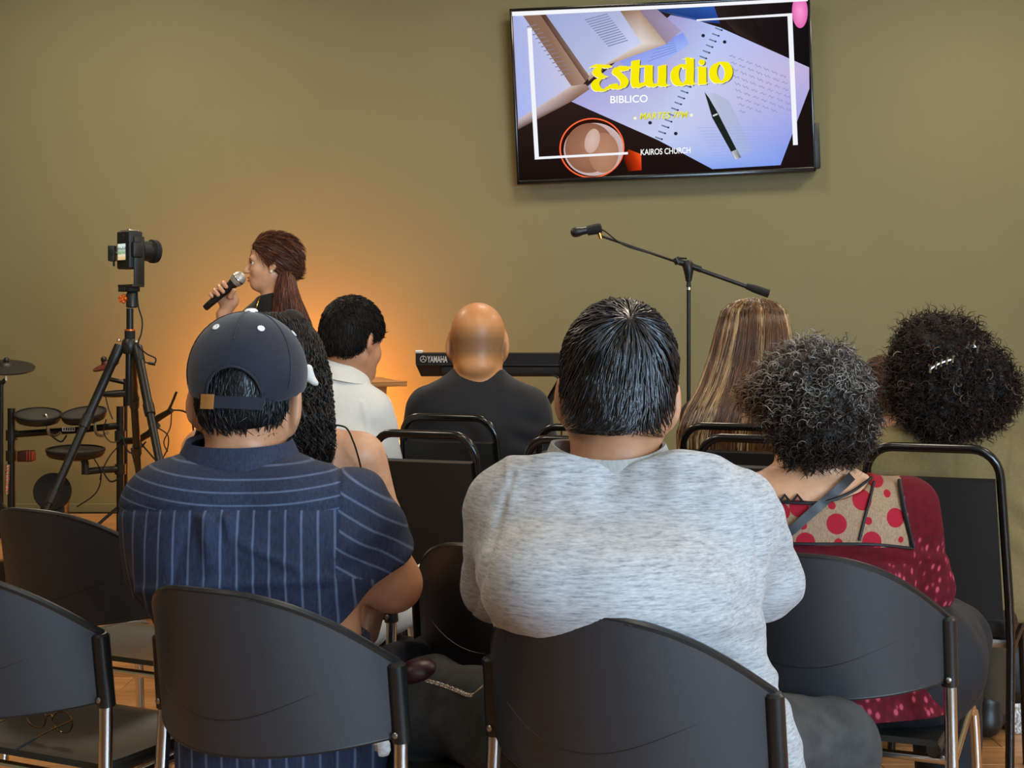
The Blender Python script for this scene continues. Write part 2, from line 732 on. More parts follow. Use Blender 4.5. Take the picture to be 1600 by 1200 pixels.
M['dark_grey'] = pm('dark_grey_metal', '#2c2b26', .4, .3)
M['rubber'] = pm('black_rubber', '#121110', .75)
M['orange'] = pm('orange_anodised', '#d9661c', .35, .4)
M['red_plastic'] = pm('red_plastic', '#a83522', .45)
M['white'] = pm('white_plastic', '#e9e6df', .5)
M['gold'] = pm('gold_metal', '#d9a44a', .25, 1.0)
M['silver'] = pm('silver_metal', '#d8d4cc', .25, 1.0)
M['pearl'] = pm('pearl', '#f2e8d8', .2, coat=.6)
M['pine'] = pm('honey_wood', '#b8814a', .5, nscale=9, namp=.2, stretch=(1, 12, 12))
M['glass'] = NT('clear_lens')
M['glass'].b.inputs['Transmission Weight'].default_value = 1
M['glass'].b.inputs['Roughness'].default_value = .02
M['glass'].b.inputs['IOR'].default_value = 1.2
M['glass'] = M['glass'].m


def plank_mat(name, a, b):
    t = NT(name)
    oi = t.n('ShaderNodeObjectInfo')
    tc = t.n('ShaderNodeTexCoord')
    va = t.n('ShaderNodeVectorMath', operation='ADD')
    t.l(tc.outputs['Object'], va.inputs[0])
    sc = t.n('ShaderNodeVectorMath', operation='SCALE')
    sc.inputs[3].default_value = 13.0
    cx = t.n('ShaderNodeCombineXYZ')
    for i in range(3):
        t.l(oi.outputs['Random'], cx.inputs[i])
    t.l(cx.outputs[0], sc.inputs[0])
    t.l(sc.outputs[0], va.inputs[1])
    mp = t.n('ShaderNodeMapping')
    mp.inputs['Scale'].default_value = (1.2, 14, 14)
    t.l(va.outputs[0], mp.inputs[0])
    f = t.noise(2.2, 8, mp.outputs[0], .65)
    base = t.ramp(f, [(.28, hexc(a)), (.5, hexc(b)), (.72, tuple(min(1, x * 1.25) for x in hexc(b)))])
    hs = t.n('ShaderNodeHueSaturation')
    t.l(base, hs.inputs['Color'])
    t.l(t.math('ADD', t.math('MULTIPLY', oi.outputs['Random'], .35), .82), hs.inputs['Value'])
    t.l(hs.outputs[0], t.b.inputs['Base Color'])
    t.b.inputs['Roughness'].default_value = .33
    t.bump(f, .08, .002)
    return t.m


M['plank'] = plank_mat('oak_laminate', '#8a5a30', '#b57f4b')

# ------------------------------------------------------------------ room
WY, ROOMX, REAR, CEIL = 8.2, 4.6, -3.6, 3.6


def struct(name, mb, mat, smooth=False):
    return tag(mb.obj(name, mat, smooth=smooth), kind='structure')


struct('wall_front', MB().box((-ROOMX, WY, 0), (ROOMX, WY + .15, CEIL)), M['wall2'])
struct('wall_left', MB().box((-ROOMX - .15, REAR, 0), (-ROOMX, WY + .15, CEIL)), M['wall2'])
struct('ceiling', MB().box((-ROOMX, REAR, CEIL), (ROOMX, WY + .15, CEIL + .12)), M['ceil'])
rr = MB()
rr.box((-ROOMX, REAR - .15, 0), (1.3, REAR, CEIL)).box((4.1, REAR - .15, 0), (ROOMX, REAR, CEIL))
rr.box((1.3, REAR - .15, 0), (4.1, REAR, .55)).box((1.3, REAR - .15, 2.95), (4.1, REAR, CEIL))
struct('wall_rear', rr, M['cream'])
wf = MB()
for x in (1.3, 2.67, 4.04):
    wf.box((x, REAR - .1, .55), (x + .06, REAR - .02, 2.95), .006)
for z in (.55, 2.89):
    wf.box((1.3, REAR - .1, z), (4.1, REAR - .02, z + .06))
w2 = struct('window_2', wf, M['black_metal'])
MB().box((1.35, REAR - .065, .6), (4.05, REAR - .055, 2.9)).obj('window_pane', M['glass'], w2, smooth=False)
# right wall with the shop window that lets the daylight in
rw = MB()
WY0, WY1, WZ0, WZ1 = -3.0, -.4, .6, 2.9
rw.box((ROOMX, REAR, 0), (ROOMX + .15, WY0, CEIL)).box((ROOMX, WY1, 0), (ROOMX + .15, WY + .15, CEIL))
rw.box((ROOMX, WY0, 0), (ROOMX + .15, WY1, WZ0)).box((ROOMX, WY0, WZ1), (ROOMX + .15, WY1, CEIL))
struct('wall_right', rw, M['cream'])
wf = MB()
for y in (WY0, (WY0 + WY1) / 2 - .03, WY1 - .06):
    wf.box((ROOMX + .02, y, WZ0), (ROOMX + .1, y + .06, WZ1), .006)
for z in (WZ0, WZ1 - .06):
    wf.box((ROOMX + .02, WY0, z), (ROOMX + .1, WY1, z + .06))
w1 = struct('window_1', wf, M['black_metal'])
MB().box((ROOMX + .055, WY0 + .05, WZ0 + .05), (ROOMX + .065, WY1 - .05, WZ1 - .05)).obj('window_pane', M['glass'], w1, smooth=False)

fl = struct('floor', MB().box((-ROOMX, REAR, -.12), (ROOMX, WY, -.008)), pm('floor_base', '#6e4526', .5))
pl_me = make_mesh('plank', *(lambda b: (b.v, b.f))(MB().box((-.609, -.089, -.008), (.609, .089, 0), .0015, 1)), M['plank'], False)
row = 0
y = 1.3
while y < 6.42:
    x = -3.4 - (row % 3) * .41
    while x < 3.4:
        link('plank', pl_me, fl, (x + .61, y, 0))
        x += 1.2195
    y += .1795
    row += 1

# low stage against the front wall
st = struct('floor_stage', MB().box((-ROOMX, 6.5, 0), (ROOMX, WY, .238)), M['black_metal'])
sp_me = make_mesh('stage_board', *(lambda b: (b.v, b.f))(MB().box((-.609, -.0895, .238), (.609, .0895, .25), .0015, 1)), M['plank'], False)
row = 0
y = 6.6
while y < 8.15:
    x = -4.0 - (row % 3) * .41
    while x < 3.6:
        link('stage_board', sp_me, st, (x + .61, y, 0))
        x += 1.2195
    y += .1815
    row += 1
struct('baseboard_front', MB().box((-ROOMX, WY - .015, .25), (ROOMX, WY, .30), .004), M['wall2'])

# wall outlet
oc = P(634, 703, WY)
ol = thing('wall_outlet', 'small white wall outlet low on the olive wall between white shirt and chair', 'outlet', (oc[0], WY, oc[2]))
MB().box((-.036, -.008, -.057), (.036, 0, .057), .003).obj('cover_plate', M['white'], ol)
for z in (-.022, .022):
    MB().box((-.012, -.011, z - .014), (.012, -.006, z + .014), .003).obj('socket', M['white'], ol)

# ------------------------------------------------------------------ television
TVC, TVR = P(1036, 141, WY - .12), math.radians(-2.55)
tv = thing('television', 'large wall-mounted flat television showing a study slide with yellow lettering', 'television', tuple(TVC))
TW, TH = 1.645, .957                      # outer size


def tvw(x, z, y=0.0):
    """screen-plane point (x right, z up, metres) in the set's own frame; the set hangs slightly crooked and leans forward"""
    c, s_ = math.cos(-TVR), math.sin(-TVR)
    X, Z = c * x - s_ * z, s_ * x + c * z
    return (X, y - Z * 0.05, Z)


def tvbox(lo, hi, r=0.0):
    mb = MB().box(lo, hi, r)
    mb.v = [tvw(v[0], v[2], v[1]) for v in mb.v]
    return mb


tvbox((-TW / 2, .004, -TH / 2), (TW / 2, .05, TH / 2), .006).obj('back_housing', M['black_metal'], tv)
bez = MB()
bw = .013
for lo, hi in (((-TW / 2, -.004, -TH / 2), (TW / 2, .012, -TH / 2 + .022)), ((-TW / 2, -.004, TH / 2 - bw), (TW / 2, .012, TH / 2)),
               ((-TW / 2, -.004, -TH / 2), (-TW / 2 + bw, .012, TH / 2)), ((TW / 2 - bw, -.004, -TH / 2), (TW / 2, .012, TH / 2))):
    b_ = tvbox(lo, hi, .002)
    bez.add(b_.v, b_.f)
bez.obj('bezel', pm('glossy_black_bezel', '#0b0a0a', .18), tv)
tvbox((-.25, .05, -.2), (.25, .115, .2), .004).obj('wall_bracket', M['black_metal'], tv)
tvbox((TW / 2 - .02, .03, -.46), (TW / 2 + .035, .09, -.21), .004).obj('side_speaker', M['black_metal'], tv)
SW, SH = TW - 2 * bw, TH - bw - .022      # lit area
SX0, SZ0 = -TW / 2 + bw, -TH / 2 + .022
tvbox((SX0, -.001, SZ0), (SX0 + SW, .004, SZ0 + SH)).obj('screen', pm('screen_glass', '#050505', .12), tv, smooth=False)

# picture on the screen: flat emissive shapes; coordinates are those of a 1600x954 enlargement of the slide
_src = np.array([(62, 52), (1480, -42), (1500, 852), (104, 888)], float)
_dst = np.array([(0, 1), (1, 1), (1, 0), (0, 0)], float)
_A, _B = [], []
for (x_, y_), (u_, v_) in zip(_src, _dst):
    _A += [[x_, y_, 1, 0, 0, 0, -u_ * x_, -u_ * y_], [0, 0, 0, x_, y_, 1, -v_ * x_, -v_ * y_]]
    _B += [u_, v_]
_h = np.append(np.linalg.solve(np.array(_A), np.array(_B)), 1).reshape(3, 3)


def scr(x, y, depth):
    q = _h @ np.array([x, y, 1.0])
    u, v = np.clip(q[0] / q[2], 0, 1), np.clip(q[1] / q[2], 0, 1)
    return tvw(SX0 + u * SW, SZ0 + v * SH, -.0014 - depth)


def emat():
    t = NT('screen_picture')
    e = t.n('ShaderNodeEmission')
    a = t.attr('col')
    t.l(a.outputs['Color'], e.inputs[0])
    e.inputs[1].default_value = 1.0
    t.l(e.outputs[0], t.n('ShaderNodeOutputMaterial').inputs[0])
    for n_ in list(t.t.nodes):
        if n_.type == 'OUTPUT_MATERIAL' and not n_.inputs[0].is_linked or n_.type == 'BSDF_PRINCIPLED':
            t.t.nodes.remove(n_)
    out = [n_ for n_ in t.t.nodes if n_.type == 'OUTPUT_MATERIAL'][0]
    if not out.inputs[0].is_linked:
        t.l(e.outputs[0], out.inputs[0])
    return t.m


M['picture'] = emat()


class Pic:
    def __init__(self):
        self.v, self.f, self.c = [], [], []

    def poly(self, pts, cols, z):
        if isinstance(cols, str):
            cols = [cols] * len(pts)
        o = len(self.v)
        for (x, y), c in zip(pts, cols):
            self.v.append(scr(x, y, z * .00035))
            self.c.append(hexc(c))
        self.f.append(list(range(o, o + len(pts))))

    def line(self, a, b, w, c, z):
        a, b = np.array(a, float), np.array(b, float)
        d = b - a
        n = np.array([-d[1], d[0]]) / (np.linalg.norm(d) + 1e-9) * w / 2
        self.poly([a + n, b + n, b - n, a - n], c, z)

    def disc(self, cx, cy, rx, ry, c, z, a0=0, a1=360, n=40, rot=0, inner=0, cin=None):
        cr, sr = math.cos(math.radians(rot)), math.sin(math.radians(rot))
        pt = lambda a, k: (cx + cr * rx * k * math.cos(a) - sr * ry * k * math.sin(a), cy + sr * rx * k * math.cos(a) + cr * ry * k * math.sin(a))
        A = [math.radians(a0 + (a1 - a0) * i / n) for i in range(n + 1)]
        for p, q in zip(A, A[1:]):
            if inner:
                self.poly([pt(p, 1), pt(q, 1), pt(q, inner), pt(p, inner)], [c, c, cin or c, cin or c], z)
            else:
                self.poly([pt(p, 1), pt(q, 1), (cx, cy)], [c, c, cin or c], z)

    def obj(self, name, parent):
        me = make_mesh(name, self.v, self.f, M['picture'], False)
        set_col(me, np.array(self.c))
        return link(name, me, parent)


pic = Pic()
D = pic
D.poly([(62, 52), (1480, -42), (1500, 852), (104, 888)], ['#3a2a26', '#17100f', '#1c1312', '#170d0b'], 0)
D.poly([(900, 0), (1480, -42), (1484, 330), (1040, 100)], ['#2a1f22', '#151014', '#120e0f', '#241a1b'], 1)
D.poly([(1010, 20), (1170, 10), (1290, 230), (1120, 150)], ['#2a211f', '#1b1514', '#1a1413', '#332724'], 2)
D.poly([(700, 28), (1010, 8), (1040, 100), (930, 90)], ['#243d74', '#3059b0', '#1d3f8a', '#5a78c0'], 2)
D.disc(1440, 30, 40, 90, '#e06ab0', 2, cin='#ff9ad8')
# notebook, left page and right page
D.poly([(330, 500), (800, 60), (940, 90), (1040, 122), (900, 420), (740, 700)], ['#a9a6dd', '#a39ad0', '#b9c2f2', '#b4c6f4', '#b7c6f2', '#c9d0ee'], 3)
D.poly([(560, 300), (860, 150), (890, 210), (640, 400)], ['#8f9be8', '#7f98f0', '#9db3f6', '#a3b0ee'], 4)
D.poly([(1040, 122), (1484, 328), (1484, 440), (1335, 838), (1000, 852), (740, 700), (900, 420)],
       ['#b7c4f5', '#c1b3dd', '#b9aee0', '#7f9bee', '#8aa6ee', '#c3cdf0', '#c5cdf0'], 3)
D.poly([(960, 470), (1010, 460), (1080, 500), (1200, 760), (1120, 790)], ['#c6cbe2', '#b8bed6', '#b4bad6', '#9fb0e0', '#aab6de'], 4)
for i in range(20):
    t_ = i / 19
    a_ = (1030 - 290 * t_, 128 + 560 * t_)
    if .3 < t_ < .5:
        continue
    D.line((a_[0] - 14, a_[1] - 4), (a_[0] + 16, a_[1] + 8), 7, '#6f7797', 5)
    D.disc(a_[0] + 18, a_[1] + 8, 5, 5, '#33364a', 6, n=8)
for x_, y_ in ((957, 165), (1062, 197), (702, 612), (824, 668)):
    D.disc(x_, y_, 9, 9, '#23242e', 5, n=12)
for i in range(9):       # handwriting on the right page
    x_, y_ = 1085 + i * 6, 265 + i * 36
    for j in range(7):
        xa = x_ + j * 42
        ya = y_ + j * 17
        if xa > 1385 or ya > 560:
            break
        pts_ = [(xa + k * 6, ya + k * 2.4 + 6 * math.sin(k * 2.1 + i + j)) for k in range(6)]
        for p_, q_ in zip(pts_, pts_[1:]):
            D.line(p_, q_, 3, '#8d93bd', 5)
for i in range(12):      # ruled lines lower right
    D.line((930 + i * 8, 640 + i * 16), (1370 - i * 5, 640 + i * 15), 2, '#95abe6', 5)
for i in range(7):       # writing on the left page
    D.line((690 + i * 12, 300 - i * 20), (830 - i * 3, 245 - i * 10), 4, '#7f8fd8', 5)
# open book
D.poly([(62, 75), (190, 62), (400, 400), (350, 470), (95, 640)], ['#7d5d4c', '#8a6a57', '#a98c7a', '#8e6d5b', '#6d4b3f'], 6)
D.poly([(66, 80), (110, 70), (335, 425), (95, 590)], ['#a9b3e4', '#b3bdec', '#c9c8e2', '#a7b5f0'], 7)
D.poly([(190, 68), (560, 44), (665, 205), (640, 230), (415, 370)], ['#9fa9d6', '#aeb6dd', '#c7cdee', '#cfd4f2', '#b9bfe2'], 7)
D.poly([(560, 44), (650, 38), (780, 210), (500, 320), (415, 400), (405, 365), (660, 208)], ['#8d6b55', '#a5846c', '#c0a690', '#b99f8b', '#a08270', '#d3c5c0', '#e1d9d8'], 8)
D.poly([(650, 38), (735, 32), (850, 140), (780, 210)], ['#8b7a90', '#94869f', '#a79bc0', '#9a8898'], 6)
D.poly([(190, 68), (215, 66), (418, 378), (400, 402)], ['#4b332b', '#5f463c', '#8e7566', '#6a4c40'], 9)
D.poly([(335, 425), (400, 415), (420, 440), (340, 500), (95, 640), (95, 590)], ['#cbb9b0', '#a58676', '#8c6a5a', '#7a5a4c', '#5a3d33', '#cabac0'], 8)
for i in range(13):
    x0_, y0_ = 300 + i * 17, 100 + i * 7
    D.line((395 + i * 9, 92 + i * 11), (500 + i * 8, 60 + i * 11), 5, '#8088ab', 8)
    D.line((130 + i * 13, 130 + i * 20), (175 + i * 14, 118 + i * 20), 5, '#8a7b84', 8)
# coffee cup
D.poly([(578, 790), (600, 745), (660, 770), (662, 850), (600, 855)], ['#5a1608', '#a02a0c', '#ff5a20', '#c2330e', '#4a1006'], 8)
D.disc(432, 735, 150, 150, '#2a0f0a', 8, n=48)
D.disc(432, 735, 150, 150, '#ff5a32', 9, inner=.955, cin='#ff7a4a', n=48)
D.disc(440, 742, 138, 132, '#c9b3b4', 9, n=48, cin='#a87a63')
D.disc(420, 735, 112, 124, '#8d5f4a', 10, n=40, cin='#a9795f')
D.disc(485, 760, 70, 100, '#a9795f', 11, n=30, cin='#b9896e')
D.disc(432, 700, 34, 62, '#c9a99a', 12, n=24, cin='#d8bbb0', rot=12)
# pen
D.poly([(962, 455), (985, 488), (1030, 570), (1135, 790), (1110, 802), (1000, 590), (975, 500)], '#1e2420', 8)
D.line((1003, 580), (1026, 570), 8, '#d9dde2', 9)
D.poly([(1092, 765), (1120, 752), (1140, 795), (1112, 805)], ['#c6c9cc', '#8e9296', '#5d5f62', '#d7d9db'], 9)
# white top bar and frame lines
D.poly([(62, 56), (900, 2), (1480, -42), (1480, -24), (900, 20), (62, 78)], '#f4f6fb', 13)
D.poly([(132, 138), (152, 136), (190, 775), (598, 758), (598, 770), (172, 788)], '#f2f4fa', 13)
D.poly([(925, 82), (1400, 42), (1422, 735), (1398, 736), (1376, 58), (925, 90)], '#f2f4fa', 13)


# lettering
def nib(paths, ox, oy, sx, sy, slope, col, z, n_=(.165, .03), thin=.045):
    for path in paths:
        q = catmull([(a, b, 0) for a, b in path], 8)[:, :2]
        for a, b in zip(q, q[1:]):
            pa, pb = [(ox + p[0] * sx, oy - p[1] * sy + p[0] * sx * slope) for p in (a, b)]
            nx, ny = n_[0] * sx, -n_[1] * sy
            D.poly([(pa[0] - nx, pa[1] - ny), (pa[0] + nx, pa[1] + ny), (pb[0] + nx, pb[1] + ny), (pb[0] - nx, pb[1] - ny)], col, z)
            D.line(pa, pb, thin * 2 * sy, col, z)


def ell_path(cx, cy, rx, ry, a0, a1, n=14):
    return [(cx + rx * math.cos(math.radians(a0 + (a1 - a0) * i / n)), cy + ry * math.sin(math.radians(a0 + (a1 - a0) * i / n))) for i in range(n + 1)]


LETTERS = [
    (430, 450, 100, [[(.78, 1.02), (.55, 1.12), (.30, 1.02), (.22, .82), (.40, .64), (.62, .60)], [(.62, .60), (.30, .52), (.14, .28), (.30, .04), (.60, .02), (.86, .2)],
                     [(.06, 1.06), (.2, 1.16), (.34, 1.08)]]),
    (520, 440, 88, [[(.74, .80), (.60, .97), (.34, .95), (.26, .74), (.52, .54), (.70, .30), (.56, .05), (.26, .03), (.08, .22)]]),
    (595, 436, 92, [[(.42, 1.24), (.40, .8), (.38, .3), (.50, .05), (.72, .08), (.86, .24)], [(.04, .93), (.4, .95), (.82, .97)]]),
    (672, 432, 118, [[(.02, .95), (.2, .96)], [(.2, .96), (.19, .5), (.22, .16), (.42, .03), (.62, .18)], [(.74, .97), (.74, .5), (.74, .12), (.92, .03)]]),
    (800, 424, 118, [ell_path(.46, .47, .30, .46, 40, 330), [(.78, 1.20), (.78, .6), (.78, .12), (.92, .03)], [(.60, 1.22), (.78, 1.22)]]),
    (925, 416, 74, [[(.36, .76), (.37, .4), (.37, .02)], [(.1, .76), (.36, .77)], [(.12, .01), (.66, .03)]]),
    (985, 412, 120, [ell_path(.48, .48, .32, .46, 0, 360, 20)]),
]
for ox_, oy_, sx_, ps_ in LETTERS:
    k_ = 100.0 / sx_
    for dx_, dy_, cc_, zz_ in ((5, 5, '#6a6a50', 14), (-2, 3, '#fffbe0', 15), (0, 0, '#f7ea0a', 16)):
        nib(ps_, ox_ + dx_, oy_ + dy_, sx_, 113, -.03, cc_, zz_, (.195 * k_, .035))

for dx_, dy_, cc_, zz_ in ((5, 5, '#6a6a50', 14), (-2, 3, '#fffbe0', 15), (0, 0, '#f7ea0a', 16)):
    D.disc(950 + dx_, 303 + dy_, 15, 15, cc_, zz_, n=20)


def text(s, x, y, size, col, z, slope=-.03, bold=0.0, shear=0.0, width=None):
    cu = bpy.data.curves.new('slide_text', 'FONT')
    cu.body = s
    cu.size = 1.0
    cu.offset = bold
    cu.shear = shear
    ob = bpy.data.objects.new('slide_text', cu)
    COL.objects.link(ob)
    bpy.context.view_layer.update()
    me = ob.evaluated_get(bpy.context.evaluated_depsgraph_get()).to_mesh()
    vs = np.array([v.co[:] for v in me.vertices])
    w = vs[:, 0].max()
    k = (width / w) if width else size
    o = len(D.v)
    for v in vs:
        px_ = v[0] * k
        D.v.append(scr(x + px_, y - v[1] * size + px_ * slope, z * .00035))
        D.c.append(hexc(col))
    for p in me.polygons:
        D.f.append([o + i for i in p.vertices])
    ob.evaluated_get(bpy.context.evaluated_depsgraph_get()).to_mesh_clear()
    bpy.data.objects.remove(ob)
    bpy.data.curves.remove(cu)


text('BIBLICO', 512, 512, 52, '#ffffff', 15, bold=.012, width=178)
text('MARTES 7PM', 652, 596, 46, '#b9b53a', 14, bold=.014, shear=.2, width=232)
text('MARTES 7PM', 649, 594, 46, '#f2ee58', 15, shear=.2, width=232)
D.disc(631, 589, 8, 8, '#f4f4d0', 15, n=14)
D.disc(899, 576, 8, 8, '#f4f4d0', 15, n=14)
text('KAIROS CHURCH', 656, 775, 42, '#ffffff', 15, bold=.012, width=238)
pic.obj('screen_picture', tv)

# ------------------------------------------------------------------ chairs
def shell_pt(u, v):
    """back shell: u across -1..1, v 0 bottom .. 1 top (chair frame: seat faces +y)"""
    z0 = .592 - .022 * (1 - u * u)
    z1 = .712 + .128 * (1 - abs(u) ** 2.7)
    z = z0 + (z1 - z0) * v
    x = .242 * u
    y = -.205 - .165 * (1 - u * u) ** .9 - (z - .6) * .20 * (.4 + .6 * (1 - u * u))
    return (x, y, z)


def make_plastic_chair():
    t = thing('stacking_chair', 'x', 'chair')
    G = [[shell_pt(u, v) for v in np.linspace(0, 1, 15)] for u in np.linspace(-1, 1, 33)]
    bk = MB().sheet(G, .007).obj('backrest', M['scuffed'], t)
    us = np.linspace(-1, 1, 41)
    top = [np.array(shell_pt(u, 1)) + np.array((0, .004, 0)) for u in us]
    bot = [np.array(shell_pt(u, 0)) for u in us[::-1]]
    MB().tube(top, .0075, 8).obj('top_rim', M['rim'], bk)
    MB().tube(bot, .0042, 8).obj('bottom_rim', M['rim'], bk)
    arc = [np.array(shell_pt(u, .78 - .56 * (1 - abs(u) ** 2.2))) + np.array((0, -.0035, 0)) for u in np.linspace(-.96, .96, 41)]
    MB().tube(arc, .0011, 6).obj('moulded_line', M['rim'], bk)
    for q in (-1, 1):
        a, b = np.array((q * .246, -.203, .582)), np.array((q * .244, -.218, .714))
        sl = MB().tube([a, a * .6 + b * .4, b - (b - a) * .03, b], [.0165, .0165, .0165, .012], 14).obj('post_sleeve', M['sleeve'], t)
        MB().lathe([(.0055, 0), (.0055, .003), (.003, .005)], 10, Matrix.Rotation(math.pi / 2, 4, 'X'), (q * .246, -.222, .596)).obj('rivet', M['steel'], sl)
        MB().tube(catmull([(q * .262, -.245, .004), (q * .255, -.222, .28), (q * .246, -.204, .585)], 5), .0125, 12).obj('leg', M['chrome'], t)
        MB().tube(catmull([(q * .249, -.21, .435), (q * .24, .0, .44), (q * .232, .2, .445), (q * .234, .232, .43), (q * .24, .245, .38), (q * .252, .275, .004)], 6), .0115, 12).obj('leg', M['chrome'], t)
        sr = MB()
        sr.tube([(q * .214, -.19, .452), (q * .212, .0, .452), (q * .207, .18, .456), (q * .200, .225, .448)], .014, 10)
        sr.obj('seat_rail', M['plastic_seat'], t)
    MB().tube([(-.244, -.17, .43), (.244, -.17, .43)], .009, 10).obj('crossbar', M['chrome'], t)
    S = []
    for u in np.linspace(-1, 1, 21):
        r_ = []
        for v in np.linspace(0, 1, 21):
            w_ = .222 * (1 - .10 * max(0, v - .7) / .3)
            x_ = w_ * math.copysign(abs(u) ** .9, u)
            y_ = -.195 + .43 * v - .035 * (u * u) * (v > .98)
            z_ = .462 - .018 * (1 - u * u) * math.sin(math.pi * min(1, v * 1.05)) - .035 * max(0, v - .82) ** 2 / .03 + .03 * max(0, .12 - v)
            r_.append((x_, y_, z_))
        S.append(r_)
    MB().sheet(S, .012).obj('seat', M['plastic_seat'], t)
    return t


def scuffed():
    t = NT('black_plastic_scuffed')
    oi = t.n('ShaderNodeObjectInfo')
    f = t.noise(9, 6, t.coord((1, 1, 1.6)))
    g = t.noise(60, 4, t.coord((1, 1, 2.2)))
    k = t.math('MULTIPLY', t.math('GREATER_THAN', f, .69), t.math('GREATER_THAN', g, .52))
    t.l(t.mix(t.math('MULTIPLY', k, .22), hexc('#2d2d2f'), hexc('#6a6864')), t.b.inputs['Base Color'])
    t.l(t.math('ADD', .42, t.math('MULTIPLY', f, .12)), t.b.inputs['Roughness'])
    t.bump(t.noise(180, 3, t.coord()), .16, .001)
    return t.m


M['scuffed'] = scuffed()


def copy_tree(o, parent=None):
    c = o.copy()
    COL.objects.link(c)
    if parent is not None:
        c.parent = parent
    for ch in list(o.children):
        copy_tree(ch, c)
    return c


def ground(px, d):
    return ((px - 800.0) / FPX * d, d, 0.0)


YAW = math.radians(-27)
G_ST = 'black plastic stacking chairs in the rear rows'
st0 = make_plastic_chair()
st_list = [
    (423, 2.50, 0, 'black plastic stacking chair holding the man in the navy cap, scuffed back'),
    (974, 2.31, 0, 'black plastic stacking chair under the man in the grey long-sleeved top'),
    (-5, 2.73, 0, 'empty black stacking chair with eyeglasses lying on its seat'),
    (130, 3.55, 0, 'empty black stacking chair in front of the one holding the eyeglasses'),
    (466, 3.5, 0, 'black stacking chair under the bare-shouldered woman with long dark hair'),
    (814, 2.98, 0, 'empty black stacking chair between the navy cap man and grey top man'),
    (1278, 2.87, 0, 'black plastic stacking chair under the woman in the red dotted blouse'),
]
for i, (px_, d_, dy_, lab) in enumerate(st_list):
    o = st0 if i == 0 else copy_tree(st0)
    g_ = ground(px_, d_)
    yaw_ = math.radians((-27, -30, -27, -27, -27, -27, -24)[i])
    o.location = (g_[0] - .225 * math.sin(yaw_), g_[1] + .225 * math.cos(yaw_), 0)
    o.rotation_euler = (0, 0, yaw_)
    o.scale = (1, 1, 1)
    tag(o, lab, 'chair', G_ST)
    ORG[o.name] = np.array(o.location)


def make_banquet_chair():
    t = thing('banquet_chair', 'x', 'chair')
    R_ = .0125
    pts = [(-.205, -.285, 0), (-.203, -.23, .44), (-.200, -.245, .55), (-.186, -.275, .80), (-.182, -.283, .865)]
    for a in np.linspace(0, 90, 7):
        pts.append((-.182 + .075 * (1 - math.cos(math.radians(a))), -.283 - .02 * math.sin(math.radians(a)), .865 + .075 * math.sin(math.radians(a))))
    full = pts + [(-x, y, z) for x, y, z in pts[::-1]]
    MB().tube(full, R_, 12).obj('back_frame', M['black_tube'], t)
    G = []
    for u in np.linspace(-1, 1, 9):
        G.append([((.168 + .016 * (1 - v)) * u, -.283 + .05 * (1 - v) - .008 * (1 - u * u), .50 + .36 * v) for v in np.linspace(0, 1, 9)])
    MB().sheet(G, .034).obj('backrest', M['vinyl'], t)
    MB().box((-.205, -.2, .435), (.205, .225, .495), .024, 3).obj('seat', M['vinyl'], t)
    MB().box((-.195, -.2, .415), (.195, .2, .437), .003).obj('seat_frame', M['steel'], t)
    for q in (-1, 1):
        MB().tube(catmull([(q * .195, .18, .43), (q * .195, .205, .36), (q * .205, .235, .0)], 5), R_, 12).obj('leg', M['black_tube'], t)
        MB().tube([(q * .203, -.23, .42), (q * .197, .19, .42)], .011, 10).obj('side_rail', M['black_tube'], t)
    return t


bq0 = make_banquet_chair()
bq_list = [
    (667, 4.40, 1.0, 'black vinyl banquet chair with open top bar, just right of the bare shoulder'),
    (706, 4.95, 1.02, 'black vinyl banquet chair pressed against the bald man in black'),
    (1458, 3.88, 1.0, 'black vinyl banquet chair behind the woman in the olive jacket'),
    (1149, 4.74, 1.0, 'black banquet chair behind the long straight hair, the farther of two rails'),
    (1186, 4.2, 1.0, 'black banquet chair behind the long straight hair, the nearer of two rails'),
    (914, 4.15, 1.0, 'black banquet chair mostly hidden by the grey top man, the nearer rail'),
    (922, 4.68, 1.0, 'black banquet chair mostly hidden by the grey top man, the farther rail'),
    (1690, 5.2, 1.0, 'dark banquet chair cut by the right edge beside the olive jacket'),
    (530, 4.6, .97, 'black banquet chair under the man in the white shirt'),
]
for i, (px_, d_, s_, lab) in enumerate(bq_list):
    o = bq0 if i == 0 else copy_tree(bq0)
    g_ = ground(px_, d_)
    a_ = math.radians(-24)
    o.location = (g_[0] - .27 * math.sin(a_), g_[1] + .27 * math.cos(a_), 0)
    o.scale = (s_ * .94, s_, s_ * 1.01)
    o.rotation_euler = (0, 0, a_)
    tag(o, lab, 'chair', 'black banquet chairs in the forward rows')
# ------------------------------------------------------------------ people
M['hair'] = hair_mat('hair_strands', .36, .5)
M['hair_gloss'] = hair_mat('hair_glossy', .27, .8)
M['hair_soft'] = hair_mat('hair_soft', .42, .45)
M['hair_dull'] = hair_mat('hair_curly', .55, .2)
M['skin_a'] = skin_mat('skin_tan', '#c48d68')
M['skin_b'] = skin_mat('skin_olive', '#c9906a')
M['skin_c'] = skin_mat('skin_warm', '#c98c5e', .3)
M['skin_e'] = skin_mat('skin_light_warm', '#dba782')
M['skin_d'] = skin_mat('skin_fair_tan', '#d6a17c')


def rows(d, R):
    out = []
    for r in R:
        py, xl, xr, b = r[:4]
        dd = d + (r[4] if len(r) > 4 else 0)
        c = P((xl + xr) / 2, py, dd)
        out.append((c[2], c[0], c[1], (xr - xl) / 2 / FPX * dd, b))
    return out


def zpx(z, d):
    return YH + (CAMH - z) * FPX / d


